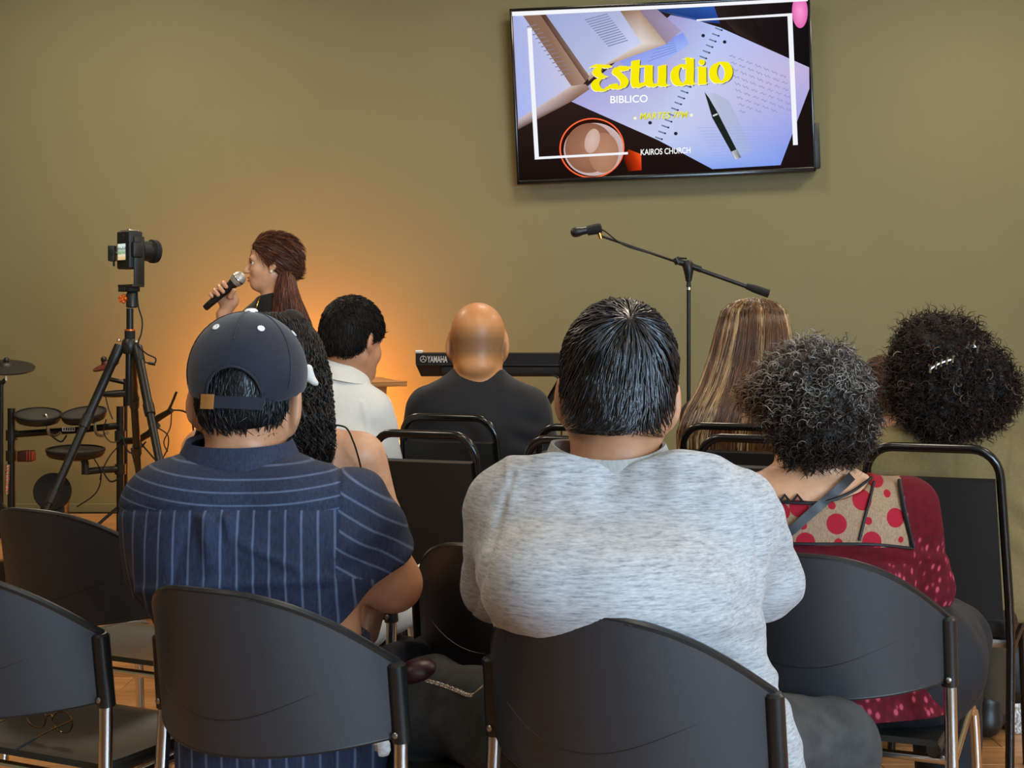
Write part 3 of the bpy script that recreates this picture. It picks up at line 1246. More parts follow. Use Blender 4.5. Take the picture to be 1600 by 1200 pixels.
def hand(f, wrist, direc, back, s=1.0, curl=.5, side=1):
    """palm, four curled fingers of unequal length and a thumb leaving the side of the palm"""
    wrist, d, b = np.array(wrist, float), np.array(direc, float), np.array(back, float)
    d /= np.linalg.norm(d)
    b = b - d * b.dot(d)
    b /= np.linalg.norm(b)
    x = np.cross(d, b) * side
    for t in (-.028, -.01, .01, .028):
        f.cone(wrist + x * t * .6 * s, wrist + (d * .085 + x * t) * s, .017 * s, .013 * s, .012)
    for i, (t, L) in enumerate(((-.032, .062), (-.011, .078), (.011, .084), (.031, .074))):
        p = wrist + (d * .085 + x * t) * s
        ang = curl * .5
        for j, k in enumerate((.45, .31, .24)):
            q = p + (d * math.cos(ang) - b * math.sin(ang)) * L * k * s
            f.cone(p, q, (.0092 - .001 * j) * s, (.0086 - .001 * j) * s, .004)
            p = q
            ang += curl
    p = wrist + (d * .02 + x * .03) * s
    q = p + (d * .035 + x * .03 - b * .015) * s
    f.cone(p, q, .014 * s, .011 * s, .012)
    f.cone(q, q + (d * .032 + x * .008 - b * .014) * s, .0105 * s, .0085 * s, .006)


def bounds(pts, m):
    pts = np.array(pts)
    return pts.min(0) - m, pts.max(0) + m


def person(label, loc, f, mat):
    V, F = f.mesh()
    loc = np.array(loc, float)
    o = link('person', make_mesh('person', V - loc, F, mat), None, loc)
    ORG[o.name] = loc
    tag(o, label, 'person')
    return o


def legs(root, hip, knees, ankles, mat, r=.085, pelvis=(.185, .15, .12), shoe='#1b1a19', hip_dx=.09, h=.012, name='trousers'):
    hip = np.array(hip, float)
    ks, an = [np.array(k, float) for k in knees], [np.array(a, float) for a in ankles]
    lo, hi = bounds([hip] + ks + an, .24)
    f = Field(lo, hi, h)
    f.ell(hip, pelvis, .02, m=.1)
    side = (ks[1] - ks[0])
    side[2] = 0
    side /= np.linalg.norm(side) + 1e-9
    for q, k, a in zip((-1, 1), ks, an):
        hp = hip + side * hip_dx * q
        f.cone(hp, k, r * 1.12, r * .80, .05)
        f.cone(k, a + np.array((0, 0, .03)), r * .76, r * .6, .03)
        f.ell(k + np.array((0, 0, .0)), (r * .8,) * 3, .03)
    V, F = f.mesh()
    N = vnormals(V, F)
    V = V + N * (vnoise(V, (22, 22, 14), 3) * .006 + vnoise(V, (60, 60, 30), 5) * .002)[:, None]
    tr = wobj(name, V, F, mat, root)
    sm = pm('shoe_leather', shoe, .45)
    for k, a in zip(ks, an):
        d = k - hip
        d[2] = 0
        d /= np.linalg.norm(d)
        g = Field(a - .26, a + .26, .009)
        c = np.array((a[0], a[1], .05))
        g.cone(c - d * .03, c + d * .13, .042, .036, .02)
        g.ell(c + d * .16 - np.array((0, 0, .012)), (.045, .045, .035), .03)
        g.cone(c - d * .02, c - d * .02 + np.array((0, 0, .06)), .04, .043, .02)
        g.plane((0, 0, .004), (0, 0, -1))
        V, F = g.mesh()
        wobj('shoe', V, F, sm, root)
    return tr


def seated(root, x, y, yaw, mat, z=.53, r=.08, spread=.14, **kw):
    fw = np.array((-math.sin(math.radians(yaw)), math.cos(math.radians(yaw)), 0))
    rt = np.array((fw[1], -fw[0], 0))
    hip = np.array((x, y, z))
    kn = [hip + fw * .40 + rt * q * spread + np.array((0, 0, -.005)) for q in (-1, 1)]
    an = [np.array((k[0] + fw[0] * .02, k[1] + fw[1] * .02, .07)) for k in kn]
    return legs(root, hip, kn, an, mat, r, **kw)


def cloth(f, fold=.004, seed=1.0, extra=None):
    V, F = f.mesh()
    N = vnormals(V, F)
    d = fold * (vnoise(V, (9, 9, 7), seed) + .5 * vnoise(V, (22, 22, 18), seed + 1))
    if extra is not None:
        d = d + extra(V, N)
    V = V + N * d[:, None]
    return V, F, vnormals(V, F)


def ridge(x, w):
    return np.exp(-(x / w) ** 2)


def px_of(V):
    return 800 + FPX * V[:, 0] / V[:, 1], YH + (CAMH - V[:, 2]) * FPX / V[:, 1]


def set_corner(me, name, vals, F):
    a = me.attributes.new(name, 'FLOAT', 'CORNER')
    a.data.foreach_set('value', vals.astype(np.float32).ravel())


# ================================================================== man in grey top
def man_grey():
    d = 2.45
    hd = Head(P(966, 604, 2.50), yaw=-4, pitch=-4, roll=3, s=1.07)
    L = rows(d, [(729, 842, 1085, .068, .012), (746, 800, 1130, .095), (775, 776, 1160, .118), (830, 765, 1180, .14, -.02), (900, 768, 1188, .16, -.05),
                 (980, 778, 1192, .165, -.05), (1060, 800, 1212, .16, -.03), (1140, 810, 1245, .155), (1235, 812, 1262, .165, .02)])
    sl, el, wl = P(792, 792, d), P(776, 915, d + .12), P(935, 925, d + .27)
    sr, er, wr = P(1150, 795, d), P(1196, 908, d + .10), P(1000, 905, d + .29)
    lo, hi = bounds([hd.c, sl, el, sr, er, wl, wr, P(970, 1235, d), P(970, 960, 2.3)], .22)
    f = Field(lo, hi, .0055)
    f.loft(L, .03, 2.4, -.014)
    hd.sculpt(f, face=True, ear=1.25, ez=-.012)
    hd.neck(f, P(958, 742, d + .02), .066, .074, .04)
    for a, b, c, q in ((sl, el, wl, 1), (sr, er, wr, -1)):
        f.cone(a, b, .056, .046, .05)
        f.cone(b, c, .045, .03, .02)
        hand(f, c, (c - b), (0, 1, .2), 1.05, .35, q)
    root = person('large man with straight black hair in a pale heather grey long-sleeved top', (d * 166 / FPX, d, 0), f, M['skin_a'])
    # top
    g = Field(lo, hi, .006)
    g.loft(L, .03, 2.4)
    for a, b, c in ((sl, el, wl), (sr, er, wr)):
        g.cone(a, b, .07, .06, .055)
        g.cone(b, b + (c - b) * .93, .058, .042, .03)
    g.ell(P(870, 840, d - .07), (.10, .07, .13), .08)          # shoulder blades and soft back
    g.ell(P(1070, 840, d - .07), (.10, .07, .13), .08)
    g.ell(P(975, 1020, d - .045), (.16, .10, .12), .08)
    # the back of the top folds over the rim of the chair
    g.ell(P(850, 903, 2.26), (.095, .125, .080), .08)
    g.ell(P(955, 930, 2.25), (.105, .130, .085), .08)
    g.ell(P(1060, 935, 2.27), (.085, .110, .075), .08)

    def folds(V, N):
        x, y = px_of(V)
        e = 0.0035 * np.sin((y - .25 * x) / 9.5 + 3 * vnoise(V, (7, 7, 7), 3)) * ridge(x - 1200, 130) * ridge(y - 1080, 130)
        e += .003 * np.sin((x + 25 * vnoise(V, (5, 5, 5), 8)) / 11) * ridge(y - 755, 42) * (np.abs(x - 980) < 190)
        e += .0035 * np.sin((y + .35 * x) / 12 + 4 * vnoise(V, (6, 6, 6), 9)) * ridge(x - 1150, 70) * ridge(y - 950, 60)
        e += .0022 * vnoise(V, (5, 5, 38), 12)
        e -= .006 * ridge(x - 1183 - (y - 800) * .03, 5) * (y > 745) * (y < 935)      # armhole seam on the right
        e -= .004 * ridge(x - 800 + (y - 740) * .28, 5) * (y > 735) * (y < 960)
        return e
    c0 = P(950, 722, d + .01)
    g.ell(c0 + np.array((0, -.004, .022)), (.105, .096, .050), .012, None, True)
    V, F, N = cloth(g, .004, 2.0, folds)
    t = NT('heather_grey_jersey')
    st_ = t.noise(30, 6, t.coord((1, 1, 9)), .7)
    st2 = t.noise(140, 3, t.coord((.6, .6, 3)), .6)
    k = t.math('ADD', t.math('MULTIPLY', st_, .65), t.math('MULTIPLY', st2, .35))
    t.l(t.ramp(k, [(.36, hexc('#7f8083')), (.48, hexc('#a6a6a7')), (.62, hexc('#c0bfbe'))]), t.b.inputs['Base Color'])
    t.b.inputs['Roughness'].default_value = .9
    t.b.inputs['Sheen Weight'].default_value = .15
    t.bump(k, .25, .002)
    sh = wobj('long_sleeved_top', V, F, t.m, root)
    # ribbed collar
    c0 = P(950, 722, d + .01)
    G = []
    for v in np.linspace(0, 1, 6):
        k_ = .086 + .013 * v
        G.append([c0 + np.array((k_ * 1.08 * math.cos(a), k_ * 1.02 * math.sin(a) - .004, .020 - .034 * v + .010 * math.sin(a) + .012 * math.cos(a) ** 2)) for a in np.linspace(-math.pi * 1.5, math.pi * .5, 56)])
    rib = pm('grey_rib_knit', '#a3a19c', .9, nscale=200, namp=.12, bump=.4, bdist=.001, stretch=(1, 1, .1))
    cl_ = MB().sheet(G, .006).obj('collar', rib, sh, root)
    ring2 = [p + (p - c0) * np.array((.03, .03, 0)) for p in G[-1][:-1]]
    MB().tube(ring2, .0026, 6, closed=True).obj('collar_seam', rib, sh, root)
    # hair: a cap plus strands running from the whorl down to the nape
    h = Field(hd.c - .2, hd.c + .2, .0045)
    line = lambda y: np.interp(y, [-.12, -.06, -.04, -.02, .0, .03, .06, .09, .12], [-.088, -.095, -.080, -.025, .005, .005, .03, .075, .1])
    hair_cap(h, hd, .011, line)
    V, F = h.mesh()
    cap = (V, F, np.array(hexc('#0b0b0c')))
    n = 5200
    wh = hd.w(.012, -.085, .098)                     # whorl
    rad = np.array((.077, .098, .093)) + .012
    cen = np.array((0, -.014, .03))
    wl_ = (hd.loc(wh[None])[0] - cen) / rad
    wl_ /= np.linalg.norm(wl_)
    u1 = np.cross(wl_, (1, 0, 0)); u1 /= np.linalg.norm(u1)
    u2 = np.cross(wl_, u1)
    th = RNG.random(n) * 2 * math.pi
    ph0 = np.arccos(1 - RNG.random(n) * 1.62)
    M_ = 10
    Q = np.zeros((n, M_, 3))
    Lr = .105 + .04 * RNG.random(n)
    for j in range(M_):
        ph = ph0 + Lr / .1 * j / (M_ - 1)
        sw = th + .25 * np.sin(th * 3) * j / M_ + RNG.normal(0, .008, n)
        dr = np.cos(ph)[:, None] * wl_ + np.sin(ph)[:, None] * (np.cos(sw)[:, None] * u1 + np.sin(sw)[:, None] * u2)
        lift = (1.0 + .03 * RNG.random(n) + .055 * math.sin(math.pi * j / M_) * RNG.random(n))
        p = dr * rad * lift[:, None]
        low = p[:, 2] < -.02                          # below the widest part the hair hangs straight
        rxy = np.maximum(np.linalg.norm(p[:, :2] / rad[:2], axis=1), 1e-6)
        tgt = np.where(low, np.clip(1.02 + .06 * RNG.random(n) - (p[:, 2] + .02) * .5, 1.0, 1.10) * np.where(p[:, 2] < -.10, 1 + (p[:, 2] + .10) * 3, 1), rxy)
        kk = (tgt / rxy)[:, None]
        p[:, :2] *= np.concatenate([1 + (kk - 1) * .78, kk], 1)
        Q[:, j] = p + cen
    ok = (Q[:, -1, 2] > np.minimum(line(Q[:, -1, 1]), 0.2) - .034) & (Q[:, 0, 2] > line(Q[:, 0, 1]) + .005)
    Q = Q[ok]
    Q = hd.c + (Q * hd.s) @ hd.R.T
    V2, F2, C2 = strands(Q, .0014, mix_cols(len(Q), ['#0a0a0b', '#141416', '#26272c', '#474a52'], [.40, .3, .2, .10]))
    V, F, C = join([cap, (V2, F2, C2)])
    ho = wobj('hair', V, F, M['hair_gloss'], root)
    set_col(ho.data, C)
    # scalp showing at the whorl
    # legs spread wide
    jeans = pm('washed_black_denim', '#3a3937', .85, nscale=26, namp=.35, bump=.2, bdist=.002)
    hip = P(1010, zpx(.53, d), d)
    hip = np.array((hip[0], d + .06, .55))
    legs(root, hip, [P(668, 1098, 2.76), P(1298, 1165, 2.66)], [np.array((-.16, 2.95, .07)), np.array((.62, 2.86, .07))], jeans, .098, (.2, .15, .12))
    return root


# ================================================================== man in navy cap
def man_cap():
    d = 2.68
    hd = Head(P(388, 612, 2.73), yaw=-4, pitch=-5, roll=2, s=1.05)
    L = rows(d, [(702, 310, 440, .05, .02), (716, 278, 480, .075, .01), (732, 248, 530, .10), (760, 228, 556, .118), (830, 216, 566, .132), (900, 219, 568, .135),
                 (950, 243, 572, .132), (1040, 268, 582, .135), (1120, 276, 596, .145), (1210, 278, 606, .155, .02)])
    sl, el, wl = P(252, 790, d), P(250, 905, d + .10), P(420, 905, d + .27)
    sr, er, wr = P(560, 792, d), P(615, 912, d + .07), P(592, 925, d + .30)
    lo, hi = bounds([hd.c, sl, el, sr, er, wl, wr, P(420, 1215, d)], .22)
    f = Field(lo, hi, .0055)
    f.loft(L, .03, 2.4, -.014)
    hd.sculpt(f, ear=1.4, ez=-.014)
    hd.neck(f, P(384, 730, d + .02), .060, .068, .04)
    f.cone(sl, el, .05, .042, .05); f.cone(el, wl, .042, .028, .02); hand(f, wl, wl - el, (0, 1, .2), 1, .3, 1)
    f.cone(sr, er, .058, .05, .05); f.cone(er, wr, .05, .034, .02)
    hand(f, P(590, 925, d + .24), np.array((-.03, -.01, -.12)), (1, -.3, 0), 1.05, .25, -1)
    f.cone(wr, P(590, 925, d + .24), .034, .026, .02)
    root = person('man in a navy baseball cap and dark blue pinstriped short-sleeved shirt', (-d * 390 / FPX, d, 0), f, M['skin_a'])
    g = Field(lo, hi, .0055)
    g.loft(L, .03, 2.4)
    g.cone(sl, sl + (el - sl) * .9, .066, .066, .055)
    g.cone(sr, sr + (er - sr) * .62, .068, .074, .055)
    g.ell(P(320, 850, d - .06), (.09, .07, .13), .08)
    g.ell(P(480, 850, d - .06), (.09, .07, .13), .08)
    hemc = P(602, 873, d)
    s_ = g.region(hemc - .13, hemc + .13)
    g.plane(P(601, 878, d + .02), er - sr + np.array((0, 0, .02)), .006, s_)

    def folds(V, N):
        x, y = px_of(V)
        bk = V[:, 1] < d
        e = .017 * ridge(x - 322 - (y - 800) * .06, 11) * np.clip((y - 796) / 15, 0, 1) * np.clip((905 - y) / 60, 0, 1) * bk
        e += .014 * ridge(x - 352 - (y - 800) * .18, 7) * np.clip((y - 800) / 10, 0, 1) * np.clip((860 - y) / 50, 0, 1) * bk
        e -= .006 * ridge(x - 300 + (y - 800) * .25, 9) * np.clip((y - 800) / 15, 0, 1) * np.clip((930 - y) / 60, 0, 1) * bk
        e += .006 * ridge(y - 912 + (x - 400) * .06, 9) * bk * (x < 560)
        e += .006 * ridge(y - 845 - (x - 370) * .45, 9) * bk * (x > 370) * (x < 470)
        e -= .004 * ridge(y - 797, 4) * bk * (x < 540)                                 # yoke seam
        e -= .005 * ridge(x - 530 + (y - 760) * .05, 4) * (y < 880)
        e += .003 * np.sin((y + .6 * x) / 14 + 3 * vnoise(V, (6, 6, 6), 5)) * (x > 520)
        return e
    V, F, N = cloth(g, .005, 6.0, folds)
    t = NT('navy_striped_cotton')
    u = t.attr('stripe').outputs['Fac']
    fr = t.math('FRACT', u)
    band = t.math('SUBTRACT', 1.0, t.math('MULTIPLY', t.math('ABSOLUTE', t.math('SUBTRACT', fr, .5)), 9.0), True)
    nz = t.noise(55, 4, t.coord((1, 1, .35)))
    band = t.math('MULTIPLY', t.math('MULTIPLY', band, 1.0, True), t.math('ADD', .35, t.math('MULTIPLY', nz, .8)), True)
    weave = t.noise(300, 2, t.coord((1, 1, .2)))
    base = t.ramp(weave, [(.3, hexc('#151c30')), (.7, hexc('#26304c'))])
    t.l(t.mix(t.math('MULTIPLY', band, .75), base, hexc('#76829c')), t.b.inputs['Base Color'])
    t.b.inputs['Roughness'].default_value = .82
    t.bump(t.noise(26, 5, t.coord()), .3, .004)
    sh = wobj('striped_shirt', V, F, t.m, root)
    cpts = V[F]
    fc = cpts.mean(1)
    fx, fy = 800 + FPX * fc[:, 0] / fc[:, 1], YH + (CAMH - fc[:, 2]) * FPX / fc[:, 1]
    X, Z = cpts[..., 0], cpts[..., 2]
    yoke = (fy < 797) & (fx < 531)
    axis = (er - sr) / np.linalg.norm(er - sr)
    slv = (fx > 531 - (fy - 760) * .05) & (fy < 905)
    U = (X + .10 * np.maximum(0, Z - .75) * (X + .45) * 2) / .0285 + .15
    U = np.where(yoke[:, None], (Z - .9 * (X + .47) ** 2 * .6) / .0215 + .3, U)
    U = np.where(slv[:, None], (Z * .8 + X * .55) / .026, U)
    set_corner(sh.data, 'stripe', U, F)
    # collar: folded band standing round the neck
    c0 = P(374, 712, d + .005)
    G = []
    for v in np.linspace(0, 1, 7):
        ring = []
        for a in np.linspace(-math.pi * 1.42, math.pi * .42, 40):
            k_ = (.082 + .022 * v + .004 * math.sin(v * 3))
            zz = .032 - .05 * v + .010 * math.sin(a)
            if v < .25:
                zz = .022 + .04 * v + .010 * math.sin(a)
            ring.append(c0 + np.array((k_ * 1.08 * math.cos(a), k_ * math.sin(a), zz)))
        G.append(ring)
    co = MB().sheet(G, .004).obj('collar', t.m, sh, root)
    cu = np.full((len(co.data.loops),), .0, np.float32)
    a = co.data.attributes.new('stripe', 'FLOAT', 'CORNER')
    a.data.foreach_set('value', cu)
    # hair below the cap
    h = Field(hd.c - .2, hd.c + .2, .0045)
    line = lambda y: np.interp(y, [-.12, -.06, -.045, -.026, -.005, .03, .06, .09, .12], [-.082, -.080, -.06, -.022, .01, .01, .03, .075, .1])
    hair_cap(h, hd, .008, line)
    V, F = h.mesh()
    p, N = sample(V, F, 3400, mask=(hd.loc(V[F].mean(1))[:, 2] < .075).astype(float))
    Q = tufts(p - N * .002, N, np.tile(np.array((0, 0, -1.0)), (len(p), 1)), .022, .005, 5, .3)
    V, F, C = join([(V, F, np.array(hexc('#0c0c0d'))), strands(Q, .0009, mix_cols(len(Q), ['#0c0c0d', '#1a1a1c', '#33343a'], [.5, .35, .15]))])
    ho = wobj('hair', V, F, M['hair'], root)
    set_col(ho.data, C)
    # cap
    navy = pm('navy_cap_twill', '#1a1d2a', .88, nscale=120, namp=.22, bump=.12, bdist=.001, sheen=.2)
    cp = Field(hd.c - .24, hd.c + .24, .0035)
    s = hd.s
    R = hd.R
    cc = hd.w(0, -.012, .032)
    cp.ell(cc, np.array((.104, .122, .108)) * s, 0, R)
    cp.ell(cc - np.array((0, 0, .001)), np.array((.097, .115, .101)) * s, .0, R, cut=True)
    cp.plane(hd.w(0, 0, .004), R @ np.array((0, .30, -1)), .002)
    # rear opening arch
    ac = hd.w(.004, -.125, -.014)
    X, Y, Z = cp.grid((slice(None),) * 3)
    lx = (X - ac[0]) * R[0, 0] + (Y - ac[1]) * R[1, 0] + (Z - ac[2]) * R[2, 0]
    lz = (X - ac[0]) * R[0, 2] + (Y - ac[1]) * R[1, 2] + (Z - ac[2]) * R[2, 2]
    ly = (X - ac[0]) * R[0, 1] + (Y - ac[1]) * R[1, 1] + (Z - ac[2]) * R[2, 1]
    arch = np.maximum(np.sqrt(lx ** 2 + (np.maximum(lz, -.03) * .92) ** 2) - .046 * s, ly - .08)
    cp.carve((slice(None),) * 3, arch.astype(np.float32), .002)
    V, F = cp.mesh()
    capo = wobj('baseball_cap', V, F, navy, root)

    def on_cap(az, el, k=1.0):
        """az from the back, positive to the wearer's right"""
        a_, e_ = math.radians(az), math.radians(el)
        q = np.array((math.cos(e_) * math.sin(a_) * .104, -math.cos(e_) * math.cos(a_) * .122, math.sin(e_) * .108)) * k
        return hd.w(0, -.012, .032) + R @ (q * s)
    for az in (0, 60, 120, 180, 240, 300):
        e0 = 28 if az == 0 else -14
        MB().tube([on_cap(az, e, 1.002) for e in np.linspace(e0, 88, 16)], .0016, 6).obj('seam', navy, capo, root)
    tw = pm('white_thread', '#f0efec', .6)
    for az in (-30, 30, 90, 270, 150, 210):
        c_ = on_cap(az, 42, 1.0)
        nrm = on_cap(az, 42, 1.1) - c_
        m_ = Vector(nrm).to_track_quat('Z', 'Y').to_matrix().to_4x4()
        MB().lathe([(.0035, 0), (.0065, .001), (.0068, .0025), (.0035, .003), (.003, .001)], 14, m_, c_).obj('eyelet', tw, capo, root)
    c_ = on_cap(0, 90, 1.0)
    MB().lathe([(.013, -.002), (.0125, .003), (.009, .0058), (.004, .0068)], 18, Matrix.Rotation(math.radians(12), 4, 'X'), c_).obj('button', tw, capo, root)
    # strap closing the opening, its leather tab, and the opening's binding
    G = [[hd.w(.004 + .052 * u, -.012 - math.sqrt(max(0, 1 - (.052 * u / .104) ** 2)) * .1165, -.024 + z - .0 * u) for z in (-.0105, -.003, .004, .0105)] for u in np.linspace(-1, 1, 17)]
    strap = MB().sheet(G, .003).obj('strap', navy, capo, root)
    G = [[hd.w(-.050 + .024 * u, -.012 - math.sqrt(max(0, 1 - ((-.050 + .024 * u) / .104) ** 2)) * .1165 - .0035, -.024 + z) for z in (-.0125, -.004, .004, .0125)] for u in np.linspace(0, 1, 8)]
    MB().sheet(G, .003).obj('leather_tab', pm('tan_leather', '#a9713a', .55, nscale=60, namp=.15), strap, root)
    bp = []
    for a_ in np.linspace(-12, 192, 30):
        x_, z_ = .047 * math.cos(math.radians(a_)) + .004, -.014 + .05 * math.sin(math.radians(a_))
        k_ = max(0, 1 - (x_ / .104) ** 2 - ((z_ - .032) / .108) ** 2)
        bp.append(hd.w(x_, -.012 - math.sqrt(k_) * .1215, z_))
    MB().tube(bp, .0022, 6).obj('opening_binding', navy, capo, root)
    G = []
    for u in np.linspace(-1, 1, 21):
        G.append([hd.w(.082 * u, .045 + .055 * math.sqrt(max(0, 1 - u * u * .95)) + .07 * v * (1 - .35 * u * u), -.006 - .012 * u * u - .02 * v) for v in np.linspace(0, 1, 8)])
    MB().sheet(G, .004).obj('visor', navy, capo, root)
    tr = pm('dark_blue_denim', '#161d2c', .85, nscale=30, namp=.3, bump=.2)
    seated(root, P(425, 1200, d)[0], d + .07, -20, tr, .55, .088, .15, pelvis=(.195, .15, .12))
    return root


# ================================================================== dark-haired woman with bare shoulders
def woman_dark():
    d = 3.62
    hd = Head(P(432, 568, 3.64), yaw=6, pitch=-3, s=1.0)
    L = rows(d, [(652, 372, 475, .045), (664, 340, 520, .06), (680, 316, 556, .075), (710, 300, 578, .09), (770, 300, 575, .10), (850, 305, 560, .105), (930, 300, 565, .11), (zpx(.5, d), 290, 590, .13)])
    sl, el, wl = P(322, 705, d), P(298, 830, d + .06), P(380, 850, d + .26)
    sr, er, wr = P(565, 712, d), P(598, 808, d + .06), P(520, 850, d + .27)
    lo, hi = bounds([hd.c, sl, el, sr, er, wl, wr, P(430, zpx(.5, d), d)], .2)
    f = Field(lo, hi, .0065)
    f.loft(L, .03, 2.2, -.006)
    hd.sculpt(f)
    hd.neck(f, P(425, 668, d + .01), .046, .05, .04)
    for a, b, c, q in ((sl, el, wl, 1), (sr, er, wr, -1)):
        f.cone(a, b, .052, .046, .05)
        f.cone(b, c, .044, .026, .02)
        hand(f, c, c - b, (0, 1, .2), .92, .3, q)
    root = person('woman with long wavy black hair and bare shoulders beside the navy cap', (-d * 370 / FPX, d, 0), f, M['skin_d'])
    g = Field(lo, hi, .008)
    g.loft([r for r in L if r[0] < P(0, 735, d)[2]], .02, 2.2, .004)
    V, F, N = cloth(g, .003, 4)
    wobj('sleeveless_top', V, F, pm('ivory_cotton', '#d8d2c8', .85, nscale=60, namp=.06), root)
    # hair mass following head and shoulders
    Hl = rows(d - .03, [(488, 405, 452, .05, .02), (500, 380, 478, .085, .02), (530, 362, 496, .105, .02), (580, 350, 506, .105, 0), (620, 338, 510, .09, -.03), (660, 322, 513, .07, -.07), (700, 310, 515, .055, -.085), (728, 330, 508, .035, -.09)])
    long_hair(root, Hl, d, ['#0d0b0a', '#17120f', '#2a1d15', '#3d2a1c'], [.45, .3, .17, .08], 1700, wave=.015, waves=5, r=.0018, seed=3)
    # stray lock over the shoulder
    q = catmull([P(516, 664, d - .10), P(540, 668, d - .10), P(552, 690, d - .10), P(560, 715, d - .09), P(566, 740, d - .07)], 8)
    MB().tube(q, .0022, 6).obj('stray_lock', pm('dark_hair_lock', '#1c120d', .4), root, root)
    # white claw clip
    cb = Field(P(486, 588, d - .15) - .06, P(486, 588, d - .15) + .06, .003)
    cb.cone(P(481, 577, d - .15), P(490, 597, d - .15), .012, .006, .004)
    cb.cone(P(482, 590, d - .15), P(494, 599, d - .15), .011, .006, .008)
    V, F = cb.mesh()
    wobj('hair_clip', V, F, M['white'], root)
    pale = pm('off_white_twill', '#d9d4cb', .85, nscale=40, namp=.05, bump=.1)
    hip = P(480, zpx(.55, d), d)
    seated(root, hip[0], d + .06, -20, pale, .55, .085, .15, shoe='#c9c2b6')
    return root


def long_hair(root, L, d, cols, w, n, wave=.0, waves=3, r=.0013, seed=0, streak=None, only_back=True, mat='hair', name='hair', h=.006, tail=.05, p=2.2):
    L = sorted(L)
    A = np.array(L)
    lo = np.array([A[:, 1].min() - A[:, 3].max(), A[:, 2].min() - A[:, 4].max(), A[:, 0].min()]) - .06
    hi = np.array([A[:, 1].max() + A[:, 3].max(), A[:, 2].max() + A[:, 4].max(), A[:, 0].max()]) + .06
    f = Field(lo, hi, h)
    f.loft(L, .02, p, -.006)
    V, F = f.mesh()
    V = V + vnormals(V, F) * (vnoise(V, (40, 40, 5), seed) * .004)[:, None]
    M_ = 22
    th = RNG.random(n) * 2 * math.pi
    z1, z0 = A[-1, 0], A[0, 0]
    top = z1 - (z1 - z0) * .07 * RNG.random(n) ** 2
    bot = z0 - tail * RNG.random(n) + (z1 - z0) * .25 * RNG.random(n) ** 3
    t = np.linspace(0, 1, M_)
    zz = top[:, None] + (bot - top)[:, None] * t
    g = lambda c: np.interp(zz, A[:, 0], A[:, c])
    k = 1.0 + .05 * RNG.random((n, 1)) - .02
    ph = RNG.random((n, 1)) * 6.28
    wv = wave * np.sin(2 * math.pi * waves * t[None] * (0.8 + .4 * RNG.random((n, 1))) + ph) * np.minimum(1, t * 2.5)
    dth = RNG.normal(0, .10, (n, 1)) * t
    T = th[:, None] + dth
    ct, stn = np.cos(T), np.sin(T)
    X = g(1) + np.sign(ct) * np.abs(ct) ** (2 / p) * g(3) * k + wv
    Y = g(2) + np.sign(stn) * np.abs(stn) ** (2 / p) * g(4) * k + wave * .6 * np.cos(2 * math.pi * waves * t[None] + ph)
    Q = np.stack([X, Y, zz], 2)
    C = mix_cols(n, cols, w)
    if streak is not None:
        C = streak(np.cos(th), np.sin(th), C)
    base = C.mean(0) * .55 if streak is None else np.array(hexc(cols[0]))
    V, F, C = join([(V, F, base), strands(Q, r, C)])
    o = wobj(name, V, F, M[mat], root)
    set_col(o.data, C)
    return o


# ================================================================== man in white shirt
def man_white():
    d = 4.9
    hd = Head(P(553, 531, 4.92), yaw=-38, pitch=-14, roll=0, s=1.06)
    L = rows(d, [(572, 510, 566, .05), (590, 480, 572, .08), (612, 458, 584, .10), (640, 444, 594, .115), (690, 436, 604, .13), (760, 432, 608, .135), (830, 430, 612, .14), (zpx(.5, d), 428, 616, .15)])
    sl, el, wl = P(456, 640, d), P(440, 730, d + .1), P(500, 745, d + .32)
    sr, er, wr = P(582, 640, d), P(604, 725, d + .08), P(590, 745, d + .32)
    lo, hi = bounds([hd.c, sl, el, sr, er, wl, wr, P(520, zpx(.5, d), d)], .2)
    f = Field(lo, hi, .0065)
    f.loft(L, .03, 2.3, -.014)
    hd.sculpt(f)
    hd.neck(f, P(538, 596, d), .056, .062, .04)
    for a, b, c, q in ((sl, el, wl, 1), (sr, er, wr, -1)):
        f.cone(a, b, .048, .042, .05)
        f.cone(b, c, .04, .028, .02)
        hand(f, c, c - b, (0, 0, 1), 1, .4, q)
    root = person('man in a white collared shirt turning his head to the right', (-d * 275 / FPX, d, 0), f, M['skin_b'])
    g = Field(lo, hi, .007)
    g.loft(L, .03, 2.3)
    for a, b, c in ((sl, el, wl), (sr, er, wr)):
        g.cone(a, a + (b - a) * .9, .062, .058, .05)

    def folds(V, N):
        x, y = px_of(V)
        return .006 * ridge(x - 568 - (y - 640) * .25, 3) * (y > 625) + .005 * np.sin((y - .5 * x) / 9) * ridge(y - 700, 60) * .6
    V, F, N = cloth(g, .005, 8, folds)
    wm = pm('white_cotton_shirt', '#e6e0d4', .8, nscale=120, namp=.03, bump=.08)
    sh = wobj('white_shirt', V, F, wm, root)
    c0 = P(535, 585, d)
    G = []
    for v in np.linspace(0, 1, 6):
        G.append([c0 + np.array(((.072 + .02 * v) * math.cos(a), (.075 + .02 * v) * math.sin(a), .045 - .055 * v - .02 * math.cos(a) + .008 * math.sin(a))) for a in np.linspace(-math.pi * 1.4, math.pi * .4, 36)])
    MB().sheet(G, .005).obj('collar', wm, sh, root)
    hair_short(root, hd, .012, ['#120e0b', '#1e1711', '#32271d'], [.45, .35, .2], 4200, line=lambda y: np.interp(y, [-.12, -.06, -.04, -.026, -.006, .02, .05, .075, .095, .12], [-.076, -.07, -.05, -.028, -.012, .002, .02, .055, .09, .12]))
    seated(root, P(520, 900, d)[0], d + .07, -10, pm('charcoal_trousers', '#26262a', .8), .55)
    return root


